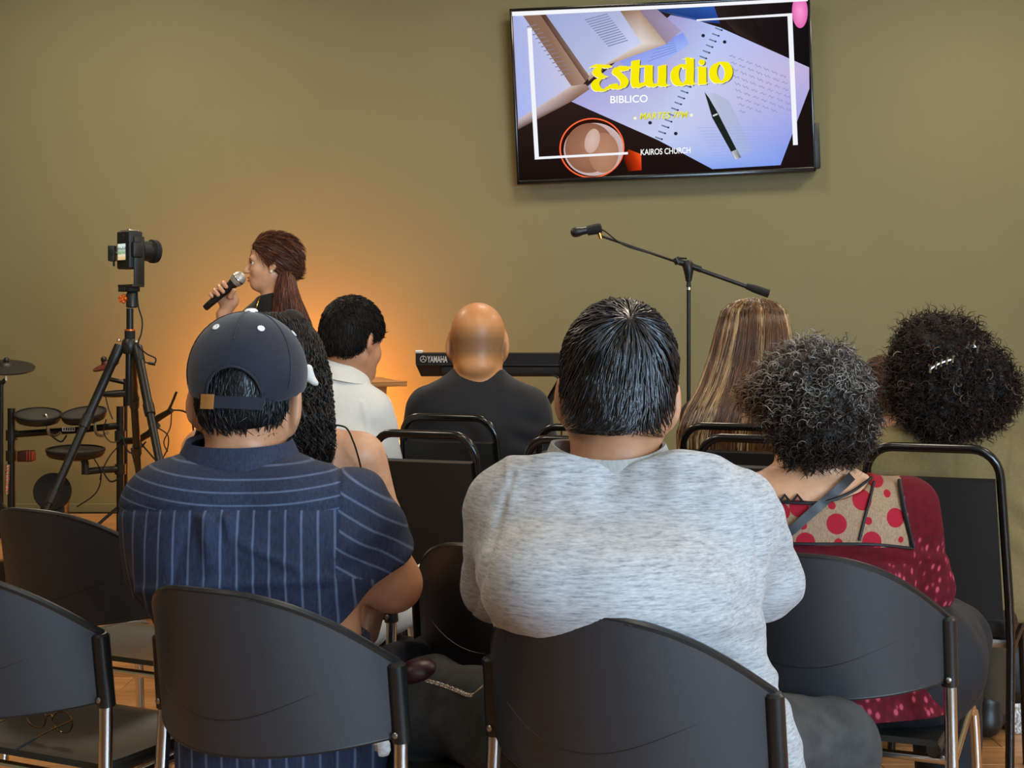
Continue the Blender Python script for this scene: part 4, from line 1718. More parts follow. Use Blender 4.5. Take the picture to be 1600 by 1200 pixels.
def hair_short(root, hd, t, cols, w, n, line=short_line, L=.020, lift=.006, h=.005, extra=()):
    f = Field(hd.c - .2, hd.c + .2, h)
    hair_cap(f, hd, t, line, extra=extra)
    V, F = f.mesh()
    p, N = sample(V, F, n)
    lp = hd.loc(p)
    wh = np.array((.01, -.08, .11))
    dirs = (lp - wh) @ hd.R.T + np.array((0, 0, -.04))
    Q = tufts(p - N * .002, N, dirs, L * (.6 + .8 * RNG.random(n)), lift, 5, .05)
    C = mix_cols(n, cols, w)
    V, F, C = join([(V, F, np.array(hexc(cols[0]))), strands(Q, .0011, C)])
    o = wobj('hair', V, F, M['hair_dull'], root)
    set_col(o.data, C)
    return o


# ================================================================== bald man
def man_bald():
    d = 5.1
    hd = Head(P(747, 537, 5.12), yaw=-3, pitch=-2, s=1.10)
    L = rows(d, [(576, 712, 784, .055), (588, 690, 800, .08), (604, 668, 824, .10), (630, 650, 842, .12), (670, 645, 850, .135), (730, 648, 848, .14), (820, 655, 842, .145), (zpx(.5, d), 648, 850, .155)])
    sl, el, wl = P(668, 640, d), P(650, 730, d + .08), P(715, 740, d + .3)
    sr, er, wr = P(826, 640, d), P(846, 700, d + .06), P(790, 740, d + .3)
    lo, hi = bounds([hd.c, sl, el, sr, er, wl, wr, P(750, zpx(.5, d), d)], .22)
    f = Field(lo, hi, .006)
    f.loft(L, .03, 2.3, -.014)
    hd.sculpt(f, ear=1.3)
    hd.neck(f, P(747, 596, d), .062, .072, .04)
    f.ell(hd.w(0, -.085, -.075), np.array((.05, .03, .03)), .03, hd.R)
    f.ell(hd.w(0, -.02, .042), np.array((.079, .097, .080)) * 1.1, .03, hd.R)
    for a, b, c, q in ((sl, el, wl, 1), (sr, er, wr, -1)):
        f.cone(a, b, .052, .044, .05)
        f.cone(b, c, .042, .03, .02)
        hand(f, c, c - b, (0, 0, 1), 1.05, .4, q)
    root = person('bald man in a black crew-neck shirt in front of the keyboard', (-d * 53 / FPX, d, 0), f, M['skin_c'])
    # cropped stubble round the sides and back of the scalp, a real tint of the scalp
    t = NT('bald_skin')
    a = t.attr('stubble').outputs['Fac']
    nz = t.noise(420, 2, t.coord())
    c = hexc('#cb8a54')
    t.l(t.mix(t.math('MULTIPLY', a, t.math('ADD', .4, t.math('MULTIPLY', nz, .4))), c, hexc('#53422e')), t.b.inputs['Base Color'])
    t.b.inputs['Roughness'].default_value = .5
    t.b.inputs['Coat Weight'].default_value = .08
    t.b.inputs['Coat Roughness'].default_value = .2
    t.b.inputs['Subsurface Weight'].default_value = .1
    t.b.inputs['Subsurface Radius'].default_value = (.012, .005, .003)
    me = root.data
    V = np.zeros(len(me.vertices) * 3)
    me.vertices.foreach_get('co', V)
    lp = hd.loc(V.reshape(-1, 3) + ORG[root.name])
    st_ = np.clip((.058 - lp[:, 2]) / .05, 0, 1) * np.clip((lp[:, 2] + .06) / .035, 0, 1) * np.clip((.03 - lp[:, 1]) / .03, 0, 1) * np.clip((.090 - np.abs(lp[:, 0])) / .008, 0, 1)
    at = me.attributes.new('stubble', 'FLOAT', 'POINT')
    at.data.foreach_set('value', st_.astype(np.float32))
    me.materials[0] = t.m
    g = Field(lo, hi, .007)
    g.loft(L, .03, 2.3)
    for a_, b_ in ((sl, el), (sr, er)):
        g.cone(a_, a_ + (b_ - a_) * .75, .068, .066, .055)

    def folds(V, N):
        x, y = px_of(V)
        return .006 * np.sin((y - .3 * x) / 6) * ridge(x - 825, 30) * ridge(y - 690, 40) + .003 * np.sin((y + .3 * x) / 8) * ridge(x - 665, 25)
    V, F, N = cloth(g, .005, 9, folds)
    bm_ = pm('black_jersey', '#141214', .85, nscale=90, namp=.1, bump=.1, sheen=.1)
    sh = wobj('black_shirt', V, F, bm_, root)
    c0 = P(747, 585, d)
    MB().tube([c0 + np.array((.078 * math.cos(a_), .075 * math.sin(a_), .012 * math.sin(a_) + .004)) for a_ in np.linspace(0, 2 * math.pi, 40, endpoint=False)], .009, 8, closed=True).obj('collar', bm_, sh, root)
    seated(root, P(748, 900, d)[0], d + .07, -15, pm('dark_trousers', '#1d1d20', .8), .55, .085)
    return root


# ================================================================== woman with long straight hair
def woman_straight():
    d = 5.0
    hd = Head(P(1180, 532, 5.01), yaw=-12, pitch=-2, s=1.0)
    L = rows(d, [(600, 1150, 1212, .045), (614, 1110, 1250, .07), (636, 1082, 1278, .09), (680, 1078, 1282, .105), (760, 1090, 1270, .11), (860, 1085, 1275, .12), (zpx(.5, d), 1078, 1282, .13)])
    sl, el, wl = P(1092, 650, d), P(1080, 735, d + .06), P(1140, 750, d + .28)
    sr, er, wr = P(1268, 650, d), P(1282, 735, d + .06), P(1220, 750, d + .28)
    lo, hi = bounds([hd.c, sl, el, sr, er, wl, wr, P(1180, zpx(.5, d), d)], .2)
    f = Field(lo, hi, .008)
    f.loft(L, .03, 2.2, -.014)
    hd.sculpt(f)
    hd.neck(f, P(1180, 612, d), .046, .05, .04)
    for a, b, c, q in ((sl, el, wl, 1), (sr, er, wr, -1)):
        f.cone(a, b, .042, .037, .05)
        f.cone(b, c, .036, .026, .02)
        hand(f, c, c - b, (0, 0, 1), .92, .4, q)
    root = person('woman with very long straight brown hair streaked with blonde highlights', (d * 380 / FPX, d, 0), f, M['skin_d'])
    g = Field(lo, hi, .009)
    g.loft(L, .03, 2.2)
    for a, b, c in ((sl, el, wl), (sr, er, wr)):
        g.cone(a, b, .054, .05, .05)
        g.cone(b, b + (c - b) * .9, .048, .036, .03)
    V, F, N = cloth(g, .004, 11)
    wobj('dark_blouse', V, F, pm('dark_brown_knit', '#2b1c19', .85, nscale=80, namp=.15), root)

    def streak(c, s, C):
        # blonde streaks gathered in locks
        k = vnoise(np.stack([c * 9, s * 9, c * 0], 1), (1, 1, 1), 5)
        bl = np.array(hexc('#d2b07c'))
        m = np.clip((k - .18) * 3.2, 0, .95)[:, None] * (RNG.random((len(c), 1)) < .65)
        return C * (1 - m) + bl * m
    Hl = rows(d - .02, [(465, 1176, 1184, .008, .03), (468, 1158, 1202, .045, .03), (473, 1142, 1215, .08, .03), (486, 1128, 1228, .11, .02), (520, 1119, 1235, .125, .01), (565, 1107, 1240, .12, 0), (605, 1093, 1242, .10, -.04), (640, 1074, 1243, .08, -.09), (675, 1060, 1243, .06, -.115), (730, 1062, 1236, .05, -.12), (800, 1080, 1225, .04, -.12)])
    long_hair(root, Hl, d, ['#4a2c18', '#5d3a20', '#774d2b', '#8d6238'], [.34, .3, .22, .14], 2600, wave=.002, waves=2, r=.0014, seed=8, streak=streak, mat='hair_gloss')
    seated(root, P(1180, 900, d)[0], d + .07, -15, pm('navy_trousers', '#191c26', .8), .55, .08)
    return root
# ================================================================== woman with short curly grey hair
def woman_red():
    d = 2.98
    hd = Head(P(1266, 648, 3.01), yaw=8, pitch=-3, roll=-4, s=1.0)
    L = rows(d, [(728, 1222, 1318, .05, .01), (737, 1180, 1352, .068), (750, 1155, 1385, .085), (775, 1135, 1412, .10), (820, 1128, 1428, .115), (880, 1132, 1428, .12), (950, 1140, 1425, .125), (1020, 1135, 1440, .135), (1090, 1120, 1465, .15), (zpx(.5, d), 1115, 1480, .16)])
    sl, el, wl = P(1152, 785, d), P(1138, 920, d + .08), P(1220, 950, d + .3)
    sr, er, wr = P(1418, 792, d), P(1440, 915, d + .08), P(1350, 950, d + .3)
    lo, hi = bounds([hd.c, sl, el, sr, er, wl, wr, P(1290, zpx(.5, d), d)], .22)
    f = Field(lo, hi, .006)
    f.loft(L, .03, 2.3, -.006)
    hd.sculpt(f)
    hd.neck(f, P(1262, 748, d + .01), .052, .058, .05)
    for a, b, c, q in ((sl, el, wl, 1), (sr, er, wr, -1)):
        f.cone(a, b, .050, .046, .05)
        f.cone(b, c, .044, .027, .02)
        hand(f, c, c - b, (0, 0, 1), .93, .4, q)
    root = person('woman with short curly grey hair in a burgundy blouse with red dots', (d * 470 / FPX, d, 0), f, M['skin_d'])
    # blouse; the yoke across the shoulders is sheer mesh with printed red dots
    g = Field(lo, hi, .0045)
    g.loft(L, .03, 2.3, .002)
    for a, b, c in ((sl, el, wl), (sr, er, wr)):
        g.cone(a, b, .060, .062, .055)
        g.cone(b, b + (c - b) * .85, .058, .042, .03)
    X, Y, Z = g.grid((slice(None),) * 3)
    PX = 800 + FPX * X / Y
    # scooped neckline (a cut in the garment itself, deeper at the back centre)
    cx = P(1285, 750, d)
    prof = np.interp(X, [P(p, 0, d)[0] for p in (1120, 1150, 1185, 1210, 1260, 1300, 1330, 1348, 1362, 1380, 1430)],
                     [P(0, q, d - .09)[2] for q in (730, 742, 764, 780, 784, 781, 770, 757, 744, 725, 690)])
    g.carve((slice(None),) * 3, ((prof - Z) * .7 + 0 * Y).astype(np.float32), .0)
    V, F, N = cloth(g, .0025, 14, lambda V, N: .004 * np.sin((px_of(V)[1] - .2 * px_of(V)[0]) / 7) * ridge(px_of(V)[1] - 868, 14))
    t = NT('sheer_yoke_with_red_dots')
    tc = t.n('ShaderNodeTexCoord').outputs['Object']
    sp = t.n('ShaderNodeSeparateXYZ')
    t.l(tc, sp.inputs[0])
    org = ORG[root.name]
    acc = None
    for (px_, py_, rp) in ((1349, 782, 16), (1306, 818, 16), (1249, 793, 15), (1257, 846, 15), (1378, 748, 17), (1403, 811, 15), (1361, 846, 16), (1300, 790, 6), (1357, 814, 6), (1393, 774, 6),
                           (1308, 847, 7), (1411, 845, 5), (1254, 821, 6), (1222, 800, 13), (1225, 850, 15), (1190, 815, 15), (1200, 780, 7)):
        q = P(px_, py_, d - .105) - org
        r_ = rp / FPX * (d - .105)
        dx = t.math('SUBTRACT', sp.outputs[0], float(q[0]))
        dz = t.math('SUBTRACT', sp.outputs[2], float(q[2]))
        dd = t.math('SQRT', t.math('ADD', t.math('MULTIPLY', dx, dx), t.math('MULTIPLY', dz, dz)))
        m = t.math('LESS_THAN', dd, r_)
        acc = m if acc is None else t.math('MAXIMUM', acc, m)
    mesh_n = t.noise(500, 2, t.coord((1, 1, .25)))
    sheer = t.ramp(mesh_n, [(.3, hexc('#886a50')), (.7, hexc('#ad8b6d'))])
    t.l(t.mix(acc, sheer, hexc('#a01c29')), t.b.inputs['Base Color'])
    t.b.inputs['Roughness'].default_value = .8
    t.b.inputs['Specular IOR Level'].default_value = .15
    burg = pm('burgundy_jersey', '#5c0f18', .85, spec=.15, nscale=60, namp=.2, bump=.2)
    lace = NT('burgundy_lace')
    vz = lace.n('ShaderNodeTexVoronoi')
    vz.inputs['Scale'].default_value = 62
    lace.l(lace.coord((1, 1, .7), (0, .5, 0)), vz.inputs['Vector'])
    lace.l(lace.ramp(vz.outputs['Distance'], [(.2, hexc('#b5485a')), (.34, hexc('#6a141f')), (.6, hexc('#54101a'))]), lace.b.inputs['Base Color'])
    lace.b.inputs['Roughness'].default_value = .8
    lace.b.inputs['Specular IOR Level'].default_value = .15
    sh = wobj('blouse', V, F, burg, root)
    me = sh.data
    me.materials.append(t.m)
    me.materials.append(lace.m)
    fc = V[F].mean(1)
    fx, fy = 800 + FPX * fc[:, 0] / fc[:, 1], YH + (CAMH - fc[:, 2]) * FPX / fc[:, 1]
    mi = np.zeros(len(F), dtype=np.int32)
    seam = np.interp(fy, [730, 760, 800, 860], [1404, 1408, 1417, 1428])
    back = fc[:, 1] < d + .02
    mi[(fy < 852 + (fx - 1300) * .03) & (fx < seam) & back] = 1
    mi[(fx >= seam) & (fy > 838)] = 2
    mi[(fx < 1150) & (fy > 838)] = 2
    mi[(fy > 882) & (fx < seam)] = 2
    me.polygons.foreach_set('material_index', mi)
    # black piping: neckline, armhole seam, yoke's lower edge; follow the surface by nearest vertex
    blk = pm('black_piping', '#151012', .6)

    BV = np.zeros(len(root.data.vertices) * 3)
    root.data.vertices.foreach_get('co', BV)
    AV = np.concatenate([V, BV.reshape(-1, 3) + ORG[root.name]])
    AV = AV[AV[:, 1] < d]

    def on_back(px_, py_, off=.003):
        x_, y_ = px_of(AV)
        k_ = (x_ - px_) ** 2 + (y_ - py_) ** 2
        near = k_ < max(30, k_.min() * 1.5)
        return P(px_, py_, AV[near, 1].min() - off)

    def piping(pts, r_, name):
        q = catmull([on_back(*p) for p in pts], 6)
        MB().tube(q, r_, 6).obj(name, blk, sh, root)
    piping([(1196, 777), (1215, 783), (1235, 785), (1262, 786), (1290, 784), (1315, 776), (1335, 766), (1350, 755), (1362, 746)], .0032, 'neck_piping')
    piping([(1405, 750), (1409, 775), (1416, 810), (1427, 856)], .0045, 'armhole_piping')
    piping([(1210, 848), (1260, 850), (1310, 850), (1370, 851), (1427, 857)], .003, 'yoke_piping')
    piping([(1366, 752), (1358, 785), (1350, 815), (1343, 845)], .0028, 'inner_strap')
    for px_ in (1226, 1246):
        q = [on_back(px_ - 8, 784), on_back(px_, 773, .001), on_back(px_ + 8, 784)]
        MB().tube(q, .003, 6).obj('lace_point', blk, sh, root)
    # bag strap across the back
    q = [on_back(1331, 744, .004), on_back(1318, 757, .007), on_back(1300, 773, .008), on_back(1282, 789, .008), on_back(1262, 806, .008), on_back(1240, 826, .008), on_back(1215, 846, .008), on_back(1190, 868, .008)]
    q = catmull(q, 5)
    G = [[p + np.array((a * .66, 0, -a * .75)) for a in (-.009, 0, .009)] for p in q]
    MB().sheet(G, .0025).obj('bag_strap', pm('black_leather_strap', '#1d1a1b', .5), root, root, label='black leather bag strap')
    # curly hair
    ext = [((0, -.03, .045), (.100, .108, .105), .03), ((0, -.06, -.035), (.088, .075, .078), .04), ((-.085, .02, .055), (.045, .05, .045), .03), ((.07, -.02, .0), (.05, .06, .07), .03)]
    curly(root, hd, ext, lambda lp: np.clip((lp[:, 2] + .03) / .11 + RNG.normal(0, .2, len(lp)), 0, 1), ['#1f1915', '#342a23', '#483d34'], ['#6f665d', '#8c837a', '#5a5048', '#a39a90'], 5600, .034, .0052, 1.5, .0010,
          line=lambda y: np.interp(y, [-.16, -.1, -.06, -.035, -.01, .03, .06, .1], [-.098, -.094, -.075, -.04, .0, .02, .05, .12]), tuft=((-.11, .02, .055), '#8a6242'))
    # earring
    MB().lathe([(.003, -.006), (.005, 0), (.003, .006)], 10, None, hd.w(-.088, -.004, -.052)).obj('earring', M['gold'], root, root)
    blk2 = pm('black_stretch_trousers', '#121216', .8, nscale=40, namp=.2)
    hip = np.array((P(1340, zpx(.5, d), d)[0], d + .08, .57))
    legs(root, hip, [hip + np.array((-.02, .42, -.03)), hip + np.array((.30, .34, -.03))], [np.array((hip[0] + .03, hip[1] + .42, .07)), np.array((hip[0] + .31, hip[1] + .34, .07))], blk2, .115, (.27, .18, .14), hip_dx=.14)
    return root


def curly(root, hd, ext, greyf, dark, light, n, L, R_, turns, r, line=short_line, tuft=None, t=.018, mat='hair_dull', lo=.24, zmin=None):
    f = Field(hd.c - lo, hd.c + lo, .006)
    hair_cap(f, hd, t, line, extra=ext)
    V, F = f.mesh()
    V = V + vnormals(V, F) * (vnoise(V, (55, 55, 55), 2) * .009)[:, None]
    p, N = sample(V, F, n)
    Q = curls(p - N * .010, N, L, R_, turns, 14)
    g = greyf(hd.loc(p))[:, None]
    C = mix_cols(n, dark)
    m = RNG.random((n, 1)) < g
    C = np.where(m, mix_cols(n, light), C)
    if tuft is not None:
        k = np.exp(-(np.linalg.norm(hd.loc(p) - np.array(tuft[0]), axis=1) / .05) ** 2)[:, None]
        C = C * (1 - k) + np.array(hexc(tuft[1])) * k
    V2 = strands(Q, r * (.7 + .7 * RNG.random(n)), C)
    V, F, C = join([(V, F, np.array(hexc(dark[0]))), V2])
    o = wobj('hair', V, F, M[mat], root)
    set_col(o.data, C)
    return o


# ================================================================== woman in olive jacket
def woman_olive():
    d = 4.12
    hd = Head(P(1470, 588, 4.14), yaw=4, pitch=-2, s=1.0)
    L = rows(d, [(655, 1432, 1520, .05), (664, 1390, 1565, .075), (682, 1358, 1602, .095), (715, 1336, 1632, .115), (780, 1330, 1645, .125), (880, 1340, 1640, .13), (960, 1335, 1640, .135), (zpx(.5, d), 1325, 1650, .15)])
    sl, el, wl = P(1358, 715, d), P(1330, 850, d + .06), P(1400, 880, d + .28)
    sr, er, wr = P(1612, 715, d), P(1640, 850, d + .06), P(1560, 880, d + .28)
    lo, hi = bounds([hd.c, sl, el, sr, er, wl, wr, P(1490, zpx(.5, d), d)], .22)
    f = Field(lo, hi, .0075)
    f.loft(L, .03, 2.3, -.016)
    hd.sculpt(f)
    hd.neck(f, P(1478, 668, d), .048, .054, .04)
    for a, b, c, q in ((sl, el, wl, 1), (sr, er, wr, -1)):
        f.cone(a, b, .046, .04, .05)
        f.cone(b, c, .038, .026, .02)
        hand(f, c, c - b, (0, 0, 1), .93, .4, q)
    root = person('woman in an olive jacket with full dark curls held by two silver clips', (d * 680 / FPX, d, 0), f, M['skin_d'])
    g = Field(lo, hi, .0075)
    g.loft(L, .03, 2.3)
    for a, b, c in ((sl, el, wl), (sr, er, wr)):
        g.cone(a, b, .064, .056, .055)
        g.cone(b, b + (c - b) * .9, .054, .042, .03)

    def folds(V, N):
        x, y = px_of(V)
        return -.005 * ridge(x - 1575 - (y - 700) * -.12, 3) * (y > 680) - .004 * ridge(x - 1490, 2.5) * (y > 690) + .006 * np.sin((y - .8 * x) / 10) * ridge(x - 1610, 50) * ridge(y - 830, 60)
    V, F, N = cloth(g, .006, 17, folds)
    ol_ = pm('olive_suiting', '#77653c', .85, nscale=150, namp=.12, bump=.12)
    sh = wobj('olive_jacket', V, F, ol_, root)
    c0 = P(1478, 664, d)
    G = []
    for v in np.linspace(0, 1, 6):
        G.append([c0 + np.array(((.075 + .03 * v) * math.cos(a), (.075 + .025 * v) * math.sin(a), .03 - .06 * v + .01 * math.sin(a))) for a in np.linspace(-math.pi * 1.35, math.pi * .35, 36)])
    MB().sheet(G, .006).obj('collar', ol_, sh, root)
    ext = [((-.015, -.03, .055), (.120, .118, .115), .04), ((.02, -.07, -.03), (.135, .085, .115), .05), ((.085, -.05, -.03), (.105, .085, .10), .05), ((-.02, -.09, -.085), (.110, .06, .095), .05), ((-.085, -.03, -.02), (.055, .07, .09), .05)]
    curly(root, hd, ext, lambda lp: np.full(len(lp), .10), ['#17110e', '#261c16', '#382a21'], ['#5a4636', '#77634f', '#473a30'], 6500, .046, .0065, 1.7, .0012,
          line=lambda y: np.interp(y, [-.2, -.06, -.03, .0, .03, .06, .1], [-.2, -.19, -.17, -.15, -.02, .05, .12]), lo=.3)
    # clips
    for k, (pts, lab) in enumerate((([(1453, 577), (1462, 571), (1470, 567), (1479, 564), (1488, 561)], 'silver'), ([(1507, 547), (1512, 540), (1516, 545), (1521, 538), (1527, 546)], 'silver'))):
        mb = MB()
        q = [P(a, b, d - .155 + .03 * k) for a, b in pts]
        mb.tube(q, .003, 6)
        for a, b in pts:
            c_ = P(a, b, d - .158 + .03 * k)
            mb.tube([c_ + np.array((0, 0, -.010)), c_, c_ + np.array((.003, -.002, .011))], .0032, 6)
        mb.obj('hair_clip', M['silver'], root, root, label=lab + ' hair clip')
    seated(root, P(1488, 900, d)[0], d + .07, -15, pm('dark_olive_trousers', '#3d3522', .85), .55, .085)
    return root


# ================================================================== person half hidden between the two curly heads
def woman_hidden():
    d = 5.1
    hd = Head(P(1378, 618, 5.1), yaw=14, pitch=-4, s=.98)
    L = rows(d, [(672, 1352, 1404, .045), (684, 1320, 1438, .07), (704, 1302, 1456, .09), (760, 1300, 1458, .105), (860, 1302, 1456, .11), (zpx(.5, d), 1296, 1460, .13)])
    sl, el, wl = P(1312, 712, d), P(1302, 790, d + .06), P(1350, 800, d + .28)
    sr, er, wr = P(1446, 712, d), P(1456, 790, d + .06), P(1410, 800, d + .28)
    lo, hi = bounds([hd.c, sl, el, sr, er, wl, wr, P(1378, zpx(.5, d), d)], .2)
    f = Field(lo, hi, .008)
    f.loft(L, .03, 2.2, -.014)
    hd.sculpt(f)
    hd.neck(f, P(1378, 684, d), .046, .05, .04)
    for a, b, c, q in ((sl, el, wl, 1), (sr, er, wr, -1)):
        f.cone(a, b, .042, .037, .05)
        f.cone(b, c, .036, .026, .02)
        hand(f, c, c - b, (0, 0, 1), .92, .4, q)
    root = person('person with brown hair peeking between the grey curls and the dark curls', (d * 577 / FPX, d, 0), f, M['skin_a'])
    g = Field(lo, hi, .009)
    g.loft(L, .03, 2.2)
    for a, b, c in ((sl, el, wl), (sr, er, wr)):
        g.cone(a, b, .054, .05, .05)
    V, F, N = cloth(g, .004, 21)
    wobj('brown_blouse', V, F, pm('brown_cotton', '#5b4632', .85), root)
    hair_short(root, hd, .014, ['#3a2013', '#55301b', '#7a4a2a'], [.4, .4, .2], 900, L=.03, line=lambda y: np.interp(y, [-.12, -.06, -.04, .0, .05, .1], [-.08, -.03, .025, .035, .05, .12]))
    seated(root, hd.c[0], d + .07, -10, pm('grey_trousers', '#34343a', .8), .55, .078, h=.015)
    return root


# ================================================================== speaker
def speaker():
    d = 5.75
    hd = Head(P(423, 411, 5.75), yaw=97, pitch=-2, roll=0, s=.87)
    zc = lambda py: P(0, py, d)[2]
    L = rows(d, [(462, 408, 448, .05), (474, 392, 462, .06), (488, 376, 478, .075), (505, 368, 488, .09), (540, 366, 490, .105), (600, 370, 488, .105), (650, 378, 482, .10), (700, 368, 490, .12), (745, 362, 496, .14)])
    sr, er, wr = P(398, 505, d + .16), P(352, 580, d + .02), P(349, 492, d - .13)    # right arm, far shoulder, holds the microphone
    sl, el, wl = P(455, 505, d - .12), P(474, 605, d - .10), P(430, 650, d - .22)
    lo, hi = bounds([hd.c, sr, er, wr, sl, el, wl, P(430, 745, d)], .2)
    f = Field(lo, hi, .004)
    f.loft(L, .03, 2.2, -.012)
    hd.sculpt(f)
    hd.neck(f, P(429, 478, d), .044, .05, .04)
    f.cone(sr, er, .042, .036, .04)
    f.cone(er, wr, .036, .023, .02)
    f.cone(sl, el, .042, .036, .04)
    f.cone(el, wl, .034, .024, .02)
    hand(f, wl, wl - el, (0, -1, .3), .93, .4, -1)
    # right hand closed round the microphone
    m0, m1 = P(321, 481, d - .17), P(371, 437, d - .17)
    ax = (m1 - m0) / np.linalg.norm(m1 - m0)
    n_ = np.array((-ax[2], 0, ax[0]))
    yb = np.array((0, 1.0, 0))
    pc = m0 + ax * .085 + yb * .034 - n_ * .012
    f.ell(pc, (.042, .018, .046), .01, np.stack([ax, yb, n_], 1))
    f.cone(wr, pc - n_ * .03, .023, .026, .02)
    for i, (t_, k_, rr) in enumerate(((.050, .80, .0078), (.072, .95, .0084), (.094, 1.0, .0086), (.115, .92, .0084))):
        c_ = m0 + ax * t_
        pts = [c_ + (.0185 + rr) * (math.cos(a) * yb + math.sin(a) * n_) for a in np.radians(np.array((0, 45, 95, 140, 178)) * k_ + 8)]
        for a, b in zip(pts, pts[1:]):
            f.cone(a, b, rr, rr * .95, .003)
    tb = pc + ax * .02 - n_ * .02 - yb * .01
    tp = [tb, m0 + ax * .10 - n_ * .031 - yb * .002, m0 + ax * .128 - n_ * .024 - yb * .018]
    f.cone(tp[0], tp[1], .013, .0105, .008)
    f.cone(tp[1], tp[2], .0105, .0085, .004)
    root = person('standing woman in black with auburn half-up hair speaking into a microphone', (P(428, 0, d)[0], d, 0), f, M['skin_e'])
    g = Field(lo, hi, .0065)
    g.loft(L, .03, 2.2)
    g.cone(hd.w(0, -.035, -.10), P(429, 476, d), .052, .058, .03)
    g.plane(P(425, 459, d), (-.25, 0, 1), .004, g.region(P(425, 459, d) - .13, P(425, 459, d) + .12))
    for a, b, c in ((sr, er, wr), (sl, el, wl)):
        g.cone(a, b, .054, .048, .05)
        g.cone(b, b + (c - b) * .82, .046, .034, .03)
    V, F, N = cloth(g, .004, 25)
    blk = pm('black_knit', '#121011', .8, nscale=90, namp=.15, sheen=.15)
    wobj('black_top', V, F, blk, root)
    # face details
    eyew = pm('eye_white', '#e9e2d8', .25)
    iris = pm('dark_iris', '#1d120c', .15)
    brow = pm('brow_hair', '#3b2218', .7)
    lip = pm('lip_rose', '#a8524a', .4)
    for q in (-1, 1):
        e = link('eye', make_mesh('eye', *(lambda b: (b.v, b.f))(MB().lathe([(.0005, -.011), (.006, -.0095), (.0095, -.0055), (.011, 0), (.0095, .0055), (.006, .0095), (.0005, .011)], 14, None, hd.w(q * .031, .0740, -.001) - ORG[root.name])), eyew), root)
        MB().lathe([(.0062, 0), (.006, .0010), (.0005, .0018)], 12, Matrix(hd.R).to_4x4() @ Matrix.Rotation(-math.pi / 2, 4, 'X'), hd.w(q * .0315, .0838, -.001)).obj('iris', iris, e, root)
        MB().tube([hd.w(q * .016, .090, .017), hd.w(q * .030, .091, .0215), hd.w(q * .046, .080, .017)], [.0018, .0024, .0014], 6).obj('eyebrow', brow, root, root)
        MB().tube([hd.w(q * .018, .089, .0015), hd.w(q * .031, .0895, .0062), hd.w(q * .045, .080, .002)], .0013, 6).obj('eyelashes', brow, root, root)
        MB().lathe([(.001, -.0065), (.005, -.004), (.0065, 0), (.005, .004), (.001, .0065)], 14, None, hd.w(q * .087, -.004, -.042)).obj('earring', M['pearl'], root, root)
    MB().tube([hd.w(-.022, .088, -.067), hd.w(-.008, .1015, -.0625), hd.w(0, .102, -.0635), hd.w(.008, .1015, -.0625), hd.w(.022, .088, -.067)], [.001, .0038, .0034, .0038, .001], 8).obj('upper_lip', lip, root, root)
    MB().tube([hd.w(-.020, .087, -.071), hd.w(0, .1, -.0765), hd.w(.020, .087, -.071)], [.001, .0048, .001], 8).obj('lower_lip', lip, root, root)
    # necklace over the top
    MB().tube(catmull([P(407, 462, d - .03), P(404, 470, d - .065), P(400, 482, d - .07), P(396, 490, d - .05)], 6), .0022, 6).obj('necklace', M['gold'], root, root)
    # hair: swept-back cap, half-up bunch and a long fall over the shoulder
    h = Field(hd.c - .24, hd.c + .24, .0045)
    line = lambda y: np.interp(y, [-.14, -.06, -.03, .0, .03, .05, .07, .085, .1], [-.075, -.07, -.05, -.03, .012, .035, .068, .09, .115])
    hair_cap(h, hd, .011, line, extra=[((0, -.055, .03), (.082, .078, .080), .04)])
    V, F = h.mesh()
    V = V + vnormals(V, F) * (vnoise(hd.loc(V), (60, 6, 30), 2) * .003)[:, None]
    p, N = sample(V, F, 2200)
    lp = hd.loc(p)
    tgt = np.array((0, -.12, -.035))
    Q = tufts(p - N * .001, N, (tgt - lp) @ hd.R.T, .055, .003, 6, .01)
    cols = ['#53291a', '#6f3c27', '#925a3c', '#45200f']
    V, F, C = join([(V, F, np.array(hexc('#43241a'))), strands(Q, .0011, mix_cols(len(Q), cols))])
    o = wobj('hair', V, F, M['hair_soft'], root)
    set_col(o.data, C)
    Hl = rows(d, [(424, 438, 457, .05, -.02), (436, 434, 461, .06, -.025), (452, 431, 464, .065, -.03), (468, 429, 469, .06, -.045), (484, 428, 476, .05, -.06), (500, 428, 483, .045, -.07), (525, 430, 486, .04, -.07)])
    long_hair(root, Hl, d, cols, [.3, .3, .2, .2], 900, wave=.004, waves=2, r=.0013, seed=4, mat='hair_soft', name='hair_fall', h=.005, tail=.04)
    # trousers and shoes, standing on the floor in front of the stage
    hip = np.array((P(429, 0, d)[0], d, .9))
    legs(root, hip + np.array((0, 0, -.02)), [hip + np.array((-.02, .10, -.42)), hip + np.array((-.01, -.11, -.42))], [hip + np.array((.01, .11, -.82)), hip + np.array((.01, -.12, -.82))], blk, .075, (.13, .17, .14), hip_dx=.085)
    return root, m0, m1, ax, d


P_GREY = man_grey()
P_CAP = man_cap()
woman_dark()
man_white()
man_bald()
woman_straight()
woman_red()
woman_olive()
woman_hidden()
_sp, MIC0, MIC1, MICAX, SPD = speaker()
# ------------------------------------------------------------------ hand microphone
def lathe_along(a, b, prof, n=18):
    """profile [(r, t)] with t in metres from a towards b"""
    a, b = np.array(a, float), np.array(b, float)
    m = Vector(b - a).to_track_quat('Z', 'Y').to_matrix().to_4x4()
    return MB().lathe(prof, n, m, a)


